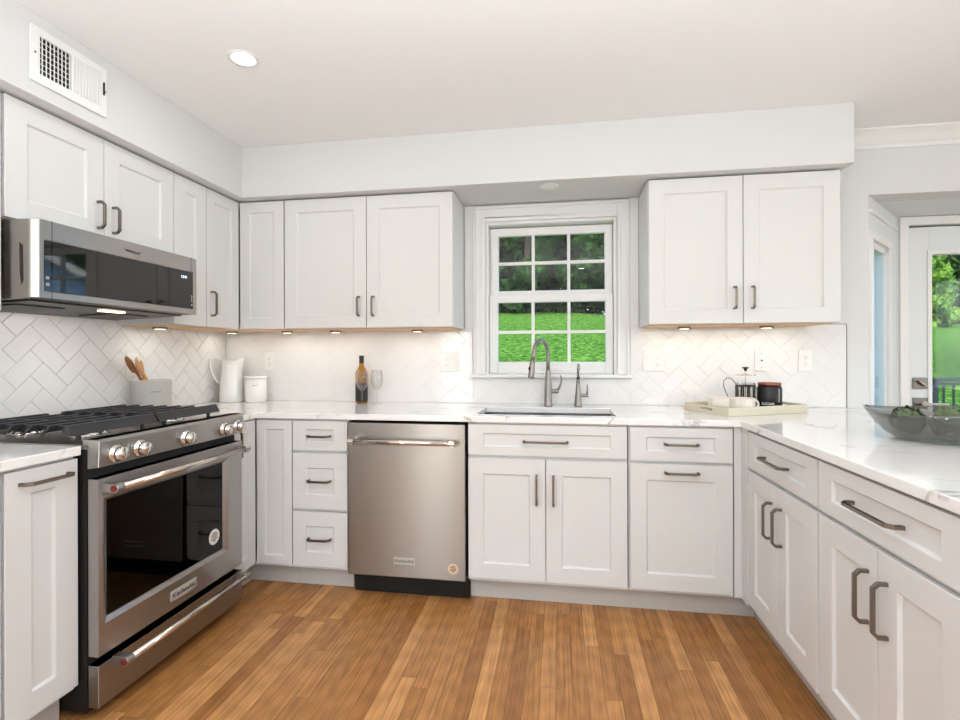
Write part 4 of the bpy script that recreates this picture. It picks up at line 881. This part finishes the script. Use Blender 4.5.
# pitcher
cx, cy = 0.128, -0.118
r = root('pitcher', 'tall white ceramic pitcher with an open handle standing in the counter corner', 'pitcher', (cx, cy, CTZ))
vs = []; fs = []; SEG = 40; prof = [(0.070, 0), (0.074, 0.006), (0.072, 0.05), (0.066, 0.12), (0.060, 0.19), (0.057, 0.24), (0.058, 0.272)]
inner = [(0.053, 0.272), (0.052, 0.24), (0.056, 0.17), (0.064, 0.08), (0.066, 0.012), (0.0001, 0.012)]
full = [(0.0001, 0)] + prof + inner; m = MB(); m.lathe(full, (0, 0, 0), SEG)
out = []
for x, y, z in m.v:
    rr = math.hypot(x, y); a = math.atan2(y, x) - 0.62; k = max(0, (z - 0.17) / 0.1) ** 1.5 if z > 0.17 else 0
    lip = math.exp(-(a / 0.5) ** 2) * 0.026 * k; rise = (math.exp(-(a / 0.7) ** 2) * 0.016 - 0.012 * math.exp(-((abs(a) - PI / 2) / 0.7) ** 2)) * (k if z > 0.17 else 0)
    sc_ = (rr + lip) / rr if rr > 0.01 else 1; out.append((x * sc_ + cx, y * sc_ + cy, z + rise + CTZ))
m.v = out; pj = obj('jug', m, M_white, r)
hh = [(-0.052, 0.262), (-0.075, 0.283), (-0.105, 0.282), (-0.122, 0.262), (-0.120, 0.225), (-0.105, 0.175), (-0.085, 0.135), (-0.066, 0.112)]
m = MB(); m.tube([(cx + a * 0.81, cy + a * 0.58, CTZ + b) for a, b in hh], [0.006, 0.0075, 0.0075, 0.007, 0.0065, 0.0065, 0.006, 0.005], 12); obj('jug_handle', m, M_white, pj)
# canister
cx, cy = 0.288, -0.105; R0 = 0.066
r = root('canister', 'small white lidded canister with a tiny printed word, right of the pitcher', 'canister', (cx, cy, CTZ))
m = MB(); m.lathe([(0.0001, CTZ), (R0 - 0.003, CTZ), (R0, CTZ + 0.003), (R0, CTZ + 0.148), (0.0001, CTZ + 0.148)], (cx, cy, 0), 40); cn = obj('pot', m, M_white, r)
m = MB(); m.lathe([(0.0001, CTZ + 0.1485), (R0 + 0.003, CTZ + 0.1485), (R0 + 0.004, CTZ + 0.160), (R0, CTZ + 0.165), (0.0001, CTZ + 0.166)], (cx, cy, 0), 40); obj('lid', m, M_white, r)
obj('printed_word', strokes(6, 0.032, 0.007, R0, cx, cy, CTZ + 0.108, 0.50, seed=5), M_ink, cn)
# wine bottle and two glasses
cx, cy = 0.989, -0.085
r = root('wine_bottle', 'amber wine bottle with a dark label standing against the backsplash', 'bottle', (cx, cy, CTZ))
m = MB(); m.lathe([(0.0001, CTZ), (0.034, CTZ), (0.037, CTZ + 0.004), (0.037, CTZ + 0.175), (0.034, CTZ + 0.195), (0.022, CTZ + 0.215), (0.0145, CTZ + 0.232), (0.0138, CTZ + 0.287), (0.0001, CTZ + 0.287)], (cx, cy, 0), 32); bt = obj('bottle_glass', m, M_wine, r)
m = MB(); m.lathe([(0.0373, CTZ + 0.012), (0.0376, CTZ + 0.014), (0.0376, CTZ + 0.118), (0.0373, CTZ + 0.12)], (cx, cy, 0), 32); obj('label', m, M_label, r)
m = MB(); m.lathe([(0.0001, CTZ + 0.293), (0.0145, CTZ + 0.293), (0.0155, CTZ + 0.29), (0.0145, CTZ + 0.283), (0.0145, CTZ + 0.245)], (cx, cy, 0), 24); obj('foil_cap', m, M_ink, r)
def wineglass(x, y, label, proto=None):
    if proto is None:
        r = root('wine_glass', label, 'glass', (x, y, CTZ), 'stemmed wine glasses')
        m = MB(); p = [(0.0001, 0.0), (0.033, 0.0), (0.033, 0.0015), (0.012, 0.004), (0.0042, 0.010), (0.0035, 0.05), (0.0042, 0.078), (0.012, 0.086), (0.024, 0.100), (0.033, 0.122), (0.0355, 0.145), (0.033, 0.178), (0.0285, 0.205),
                            (0.0275, 0.205), (0.032, 0.178), (0.0343, 0.145), (0.0318, 0.123), (0.022, 0.102), (0.0001, 0.090)]
        m.lathe(p, (0, 0, 0), 32); obj('glass', m, M_stem, r, local=True); return r
    c = copy_tree(proto); c.location = (x, y, CTZ); c['label'] = label; return c
pg = wineglass(1.028, -0.172, 'clear stemmed wine glass in front of the wine bottle')
wineglass(1.108, -0.135, 'clear stemmed wine glass to the right of the wine bottle', pg)

# tray group
TA = math.atan2(0.221, 0.441); tc_ = Vector((2.848 + 0.2205, -0.249 + 0.1105, 0)) + Vector((0.0705, -0.1395, 0))
tc_ = Vector(((2.848 + 3.43) / 2, (-0.235 - 0.293) / 2 - 0.0, CTZ))
u_ = Vector((math.cos(TA), math.sin(TA), 0)); v_ = Vector((-math.sin(TA), math.cos(TA), 0))
near = Vector((2.989, -0.514, CTZ)); TL, TD, TH = 0.49, 0.305, 0.042
cen = near + u_ * TL / 2 + v_ * TD / 2
r = root('serving_tray', 'pale wooden serving tray with cut-out ends on the corner of the countertop', 'tray', tuple(cen), rotz=TA)
m = MB(); a, b = TL / 2, TD / 2; m.box(-a + 0.009, -b + 0.009, 0.001, a - 0.009, b - 0.009, 0.008); obj('base', m, M_trayin, r, local=True)
m = MB(); m.box(-a, -b, 0, a, -b + 0.009, TH); m.box(-a, b - 0.009, 0, a, b, TH)
for sx_ in (-1, 1):
    x0, x1 = (-a, -a + 0.009) if sx_ < 0 else (a - 0.009, a)
    m.box(x0, -b + 0.009, 0, x1, b - 0.009, 0.016); m.box(x0, -b + 0.009, 0.032, x1, b - 0.009, TH); m.box(x0, -b + 0.009, 0.016, x1, -0.045, 0.032); m.box(x0, 0.045, 0.016, x1, b - 0.009, 0.032)
obj('rim', m, M_tray, r, 0.0015, local=True)
TZ = CTZ + 0.0085
def mug(x, y, label, ang, R_, H_, name='mug'):
    r = root(name, label, 'mug', (x, y, TZ), 'white mugs on the tray')
    m = MB(); m.lathe([(0.0001, 0), (R_ * 0.86, 0), (R_ * 0.97, 0.006), (R_, 0.016), (R_, H_ - 0.002), (R_ - 0.002, H_), (R_ - 0.004, H_ - 0.002), (R_ - 0.004, 0.02), (R_ * 0.8, 0.008), (0.0001, 0.008)], (0, 0, 0), 40); b_ = obj('cup', m, M_mug, r, local=True)
    pts = []
    for k in range(11):
        t = -0.5 * PI + PI * k / 10; pts.append(((R_ - 0.003 + 0.03 * math.cos(t)), 0, H_ * 0.52 + H_ * 0.34 * math.sin(t)))
    pts = [(p[0] * math.cos(ang), p[0] * math.sin(ang), p[2]) for p in pts]
    m = MB(); m.tube(pts, 0.0055, 10); obj('mug_handle', m, M_mug, b_, local=True); return r
mug(3.026, -0.290, 'low wide white mug at the left of the tray', 1.9, 0.066, 0.066)
mug(3.103, -0.345, 'white mug with its handle turned right, in front of the french press', 0.25, 0.06, 0.068)
# french press
px_, py_ = 3.165, -0.215; R0 = 0.046
r = root('french_press', 'glass french press coffee maker with black frame behind the white mugs', 'coffee press', (px_, py_, TZ))
m = MB(); m.lathe([(0.0001, 0.006), (R0, 0.006), (R0, 0.135), (R0 + 0.002, 0.137), (R0 - 0.0015, 0.137), (R0 - 0.002, 0.01), (0.0001, 0.009)], (0, 0, 0), 36); obj('beaker', m, M_stem, r, local=True)
m = MB(); m.lathe([(0.0001, 0), (R0 + 0.003, 0), (R0 + 0.003, 0.006), (0.0001, 0.0058)], (0, 0, 0), 36)
for zz in (0.02, 0.118): m.lathe([(R0 + 0.0008, zz), (R0 + 0.003, zz), (R0 + 0.003, zz + 0.006), (R0 + 0.0008, zz + 0.006)], (0, 0, 0), 36)
for k in range(10):
    a = 2 * PI * k / 10 + 0.2; M = Matrix.Rotation(a, 4, 'Z'); m.box(R0 + 0.0008, -0.0042, 0.004, R0 + 0.003, 0.0042, 0.122, M)
obj('frame', m, M_blackc, r, local=True)
m = MB(); m.lathe([(0.0001, 0.176), (R0 + 0.004, 0.176), (R0 + 0.004, 0.181), (0.012, 0.186), (0.0001, 0.186)], (0, 0, 0), 36); m.cyl((0, 0, 0), 0.0025, 0.03, 0.2, seg=10); m.lathe([(0.0001, 0.034), (R0 - 0.004, 0.034), (R0 - 0.004, 0.038), (0.0001, 0.038)], (0, 0, 0), 36); pl = obj('plunger', m, M_chrome, r, local=True)
m = MB(); m.lathe([(0.0001, 0.198), (0.006, 0.198), (0.0075, 0.208), (0.016, 0.215), (0.0155, 0.219), (0.0001, 0.22)], (0, 0, 0), 24); obj('knob', m, M_blackc, pl, local=True)
m = MB(); hp = [(-R0, 0, 0.126), (-R0 - 0.02, 0, 0.158), (-R0 - 0.045, 0, 0.162), (-R0 - 0.062, 0, 0.145), (-R0 - 0.062, 0, 0.115), (-R0 - 0.04, 0, 0.06), (-R0 - 0.02, 0, 0.025), (-R0, 0, 0.02)]
m.tube(hp, 0.0022, 8); obj('wire_handle', m, M_lock, r, local=True)
# sugar jar
px_, py_ = 3.277, -0.225; R0 = 0.058
r = root('sugar_jar', 'black jar lettered SUGAR with a copper lid, on the right of the tray', 'jar', (px_, py_, TZ))
m = MB(); m.lathe([(0.0001, 0), (R0 - 0.003, 0), (R0, 0.004), (R0, 0.112), (R0 - 0.006, 0.119), (R0 - 0.006, 0.122), (0.0001, 0.122)], (0, 0, 0), 40); jr = obj('pot', m, M_blackc, r, local=True)
m = MB(); m.lathe([(0.0001, 0.1225), (R0 - 0.004, 0.1225), (R0 - 0.004, 0.137), (R0 - 0.007, 0.14), (0.0001, 0.14)], (0, 0, 0), 40); obj('lid', m, M_copper, r, local=True)
TH_ = math.atan2(CPOS.x - px_, -(CPOS.y - py_))    # bearing of the lettering, measured like bend_text does
obj('lettering', bend_text('SUGAR', 0.019, R0, 0, 0, 0.032, TH_ - 0.12), M_wink, jr, local=True)
obj('side_print', strokes(8, 0.07, 0.008, R0, 0, 0, 0.078, TH_ + 0.80, vertical=True, seed=9), M_wink, jr, local=True)

# glass bowl with vegetables
bx, by = 3.485, -1.085
r = root('glass_bowl', 'large smoky glass bowl on the peninsula countertop', 'bowl', (bx, by, CTZ))
prof = [(0.0001, 0.0), (0.105, 0.0), (0.125, 0.006), (0.150, 0.022), (0.176, 0.05), (0.196, 0.08), (0.207, 0.1), (0.204, 0.101), (0.192, 0.082), (0.171, 0.053), (0.146, 0.027), (0.120, 0.012), (0.0001, 0.009)]
m = MB(); m.lathe(prof, (0, 0, 0), 64); bm_ = m.v; m.v = [(x * (1 + 0.02 * math.sin(6 * math.atan2(y, x))), y * (1 + 0.02 * math.sin(6 * math.atan2(y, x))), z + (0.006 * math.sin(3 * math.atan2(y, x)) * (z / 0.1))) for x, y, z in m.v]
obj('bowl_wall', m, M_bowl, r, local=True)
def artichoke(c, rad, label, tilt=(0.5, 0.3)):
    r = root('artichoke', label, 'vegetable', c, 'green artichokes in the glass bowl')
    m = MB(); m.sphere((0, 0, 0), rad * 0.86, 1, 1, 1.05, 20, 12)
    for ring_ in range(6):
        n = 9 - ring_; ph = -0.9 + ring_ * 0.42
        for k in range(n):
            a = 2 * PI * (k + 0.5 * (ring_ % 2)) / n; cz = math.sin(ph); cr_ = math.cos(ph)
            N_ = Vector((cr_ * math.cos(a), cr_ * math.sin(a), cz)); T_ = Vector((-math.sin(a), math.cos(a), 0)); U_ = N_.cross(T_)
            if U_.z < 0: U_ = -U_
            w_ = rad * 0.42; h_ = rad * 0.62; b0 = N_ * rad * 0.86
            m.add([b0 - T_ * w_ * 0.7, b0 + T_ * w_ * 0.7, b0 + U_ * h_ * 0.5 + T_ * w_ * 0.85 + N_ * rad * 0.05, b0 + U_ * h_ + N_ * rad * 0.12, b0 + U_ * h_ * 0.5 - T_ * w_ * 0.85 + N_ * rad * 0.05, b0 + U_ * h_ * 0.45 + N_ * rad * 0.17],
                  [(0, 1, 5), (1, 2, 5), (2, 3, 5), (3, 4, 5), (4, 0, 5)])
    M = Matrix.Rotation(tilt[0], 4, 'X') @ Matrix.Rotation(tilt[1], 4, 'Y'); xf(m, M); obj('bracts', m, M_veg, r, local=True)
    m = MB(); m.tube([(0, 0, -rad * 0.8), (0, 0, -rad * 1.15)], rad * 0.2, 10); xf(m, M); obj('stem', m, M_veg, r, local=True); return r
artichoke((bx - 0.098, by - 0.004, CTZ + 0.066), 0.047, 'greyish green artichoke at the left side of the glass bowl', (0.6, -0.8))
artichoke((bx - 0.008, by - 0.055, CTZ + 0.062), 0.046, 'greyish green artichoke in the middle front of the glass bowl', (-0.7, 0.3))
m = MB(); m.sphere((0, 0, 0), 0.05, 1.25, 0.95, 0.88, 24, 14); obj('avocado', m, M_avo, None, local=True, label='smooth dark green avocado rising above the rim in the right of the glass bowl', cat='fruit').location = (bx + 0.092, by + 0.0, CTZ + 0.068)

# ------------------------------------------------------------------ outdoors
def gz(x, y):
    t = max(0.0, min(1.0, (y - 3.0) / 30.0)); base = -0.75 + (5.0 - 0.045 * max(0, x)) * (t ** 0.9) if t > 0 else -0.75
    return base + 0.05 * math.sin(x * 0.5) * t
xs_ = np.linspace(-45, 70, 70); ys_ = np.concatenate([np.linspace(-30, 0.5, 8), np.linspace(1.5, 60, 50)])
m = MB(); nx_, ny_ = len(xs_), len(ys_); v = [(float(x), float(y), gz(x, y)) for y in ys_ for x in xs_]
m.add(v, [(j * nx_ + i, j * nx_ + i + 1, (j + 1) * nx_ + i + 1, (j + 1) * nx_ + i) for j in range(ny_ - 1) for i in range(nx_ - 1)], True)
o = struct('ground', m, M_grass)
o['kind'] = 'structure'
def leaf_cloud(blobs, n, size, seed):
    rg = np.random.RandomState(seed); B = np.array(blobs); w = B[:, 3] ** 2; idx = rg.choice(len(B), n, p=w / w.sum())
    d = rg.normal(size=(n, 3)); d /= np.linalg.norm(d, axis=1)[:, None]; rr = rg.uniform(0.55, 1.0, n) ** 0.6
    c = B[idx, :3] + d * (rr * B[idx, 3])[:, None] * np.array([1, 1, 0.8])
    a = rg.normal(size=(n, 3)); a /= np.linalg.norm(a, axis=1)[:, None]; b = np.cross(a, rg.normal(size=(n, 3))); b /= np.linalg.norm(b, axis=1)[:, None]
    s = size * rg.uniform(0.6, 1.3, n)[:, None]; P = np.stack([c - a * s, c + b * s * 0.5, c + a * s, c - b * s * 0.5], 1).reshape(-1, 3)
    mb = MB(); mb.v = [tuple(p) for p in P]; mb.f = [(4 * i, 4 * i + 1, 4 * i + 2, 4 * i + 3) for i in range(n)]; mb.sm = [False] * n; return mb
def fast_obj(name, mb, m, parent):
    me = bpy.data.meshes.new(name); me.from_pydata(mb.v, [], mb.f); me.materials.append(m); me.update(); o = bpy.data.objects.new(name, me); COL.objects.link(o); o.parent = parent; return o
def tree_proto(name, label, H_, seed, lm, n=9000, size=0.33, low=0.12, wid=2.6):
    r = root(name, label, 'tree', (0, 0, 0), 'trees at the far edge of the lawn'); rnd = random.Random(seed)
    m = MB(); tr = [(0, 0, -0.4), (0.1, 0, H_ * 0.3), (0.05, 0.1, H_ * 0.6), (0, 0, H_ * 0.9)]; m.tube(tr, [0.28, 0.2, 0.13, 0.03], 9)
    blobs = []
    for k in range(26):
        z = H_ * rnd.uniform(low, 0.95); w = wid * (0.5 + 0.5 * math.sin(PI * min(1, (z / H_) ** 0.7))) ; a = rnd.uniform(0, 2 * PI); rr = rnd.uniform(0.2, 1) * w
        p = (rr * math.cos(a), rr * math.sin(a), z); blobs.append((*p, rnd.uniform(0.7, 1.4) * wid / 2.6)); zz = max(0.3, z - rr * 0.5)
        m.tube([(0.05, 0.03, zz), (p[0] * 0.5, p[1] * 0.5, (zz + z) / 2 + 0.1), p], [0.06, 0.04, 0.015], 5)
    obj('trunk', m, M_bark, r, local=True); fast_obj('foliage', leaf_cloud(blobs, n, size, seed), lm, r); return r
tp = [tree_proto('broadleaf_tree', 'x', 13.0, 1, M_leaf), tree_proto('broadleaf_tree', 'x', 15.0, 2, M_leaf, low=0.05), tree_proto('broadleaf_tree', 'x', 12.0, 3, M_leaf, wid=3.0, low=0.04)]
rnd = random.Random(11); used = [False] * 3; spots = []
for row, (yy, n, dx) in enumerate(((33.0, 20, 3.1), (37.5, 17, 3.9), (42.5, 14, 5.0))):
    for k in range(n): spots.append((-22 + k * dx + rnd.uniform(-0.8, 0.8), yy + rnd.uniform(-1.3, 1.3), row))
for i, (x, y, row) in enumerate(spots):
    k = i % 3; t_ = tp[k] if not used[k] else copy_tree(tp[k]); used[k] = True
    s_ = rnd.uniform(0.85, 1.2); t_.location = (x, y, gz(x, y) - 0.1); t_.rotation_euler = (0, 0, rnd.uniform(0, 6.28)); t_.scale = (s_, s_, s_ * rnd.uniform(0.9, 1.15))
    t_['label'] = 'dark green broadleaf tree in the woods at the far edge of the lawn'; t_['group'] = 'trees at the far edge of the lawn'
# brighter small trees seen through the door
st = tree_proto('young_tree', 'x', 4.2, 8, M_leaf2, n=6000, size=0.13, low=0.05, wid=1.3); st['group'] = 'young trees at the wood edge'
sp2 = [(19.6, 26.5, 1.0, 'bright green young tree seen through the glazed door'), (22.6, 28.8, 1.15, 'bright green young tree just right of the one seen through the glazed door'), (12.2, 30.0, 0.9, 'bright green young tree in front of the woods, hidden from the photo by the wall')]
for i, (x, y, s_, lab) in enumerate(sp2[:2]):
    t_ = st if i == 0 else copy_tree(st); t_.location = (x, y, gz(x, y) - 0.05); t_.scale = (s_, s_, s_); t_['label'] = lab; t_.rotation_euler = (0, 0, i * 2.1)
# undergrowth along the wood edge: nobody could count it
bl = []
for k in range(150): x = -22 + k * 0.42; bl.append((x, 35.2 + rnd.uniform(-1, 1), gz(x, 35) + rnd.uniform(0.2, 1.6), rnd.uniform(0.6, 1.1)))
mb_ = leaf_cloud(bl, 16000, 0.2, 21); ug = fast_obj('undergrowth', mb_, M_leaf, None); ug['kind'] = 'stuff'; ug['label'] = 'dense dark undergrowth along the foot of the woods'; ug['category'] = 'undergrowth'

# deck and railing outside the glazed door
m = MB()
for k in range(24): y = 0.72 + k * 0.142; m.box(3.95, y, -0.16, 9.6, y + 0.136, -0.13)
m.box(3.95, 0.7, -0.3, 9.6, 0.74, -0.161); m.box(3.95, 4.05, -0.3, 9.6, 4.1, -0.161)
for x in (4.1, 6.8, 9.4):
    for y in (0.9, 3.95): m.box(x, y, -0.9, x + 0.1, y + 0.1, -0.161)
obj('deck', m, M_deck, None, loc=(0, 0, 0), label='grey wooden deck outside the glazed door', cat='deck')
r = root('deck_railing', 'dark blue-black metal deck railing seen through the glazed door', 'railing', (8.1, 4.0, -0.128))
m = MB(); m.box(6.76, 3.965, 0.86, 9.55, 4.035, 0.905); obj('top_rail', m, M_rail, r, 0.005)
m = MB(); m.box(6.80, 3.98, 0.815, 9.5, 4.02, 0.845); obj('under_rail', m, M_rail, r)
m = MB(); m.box(6.80, 3.98, -0.05, 9.5, 4.02, -0.02); obj('bottom_rail', m, M_rail, r)
for x in (6.8, 9.5):
    m = MB(); m.box(x - 0.03, 3.97, -0.129, x + 0.03, 4.03, 0.86); obj('post', m, M_rail, r)
for k in range(24):
    x = 6.905 + k * 0.108; m = MB(); m.box(x - 0.009, 3.991, -0.03, x + 0.009, 4.009, 0.83); obj('baluster', m, M_rail, r)
m = MB(); m.tube([(6.77, 3.96, 0.80), (6.73, 3.93, 0.79), (6.71, 3.9, 0.74), (6.71, 3.9, 0.68)], 0.018, 8); obj('stair_rail_end', m, M_rail, r)

# neighbouring house (seen mirrored in the microwave glass)
r = root('neighbour_house', 'blue lap-sided gabled house beyond the lawn, mirrored in the microwave glass', 'house', (11.7, 10, 0), rotz=-0.62)
m = MB(); m.prism([(0, -1.0), (6.8, -1.0), (6.8, 3.0), (3.4, 5.0), (0, 3.0)], 0, 7, 'y'); obj('walls', m, M_lap, r, local=True)
m = MB(); m.prism([(-0.2, 2.88), (3.4, 5.02), (7.0, 2.88), (7.0, 3.08), (3.4, 5.24), (-0.2, 3.08)], -0.3, 7.3, 'y'); obj('roof', m, M_roof, r, local=True)
m = MB(); m.prism([(-0.2, 2.84), (3.4, 4.98), (7.0, 2.84), (7.0, 3.06), (3.4, 5.2), (-0.2, 3.06)], -0.36, -0.31, 'y'); obj('rake_board', m, M_trim, r, local=True)
m = MB(); m.box(4.2, -0.07, 0.6, 5.6, -0.01, 2.2); w_ = obj('house_window', m, M_trim, r, local=True); m = MB(); m.box(4.3, -0.08, 0.7, 5.5, -0.071, 2.1); obj('house_pane', m, M_blackgl, w_, local=True)
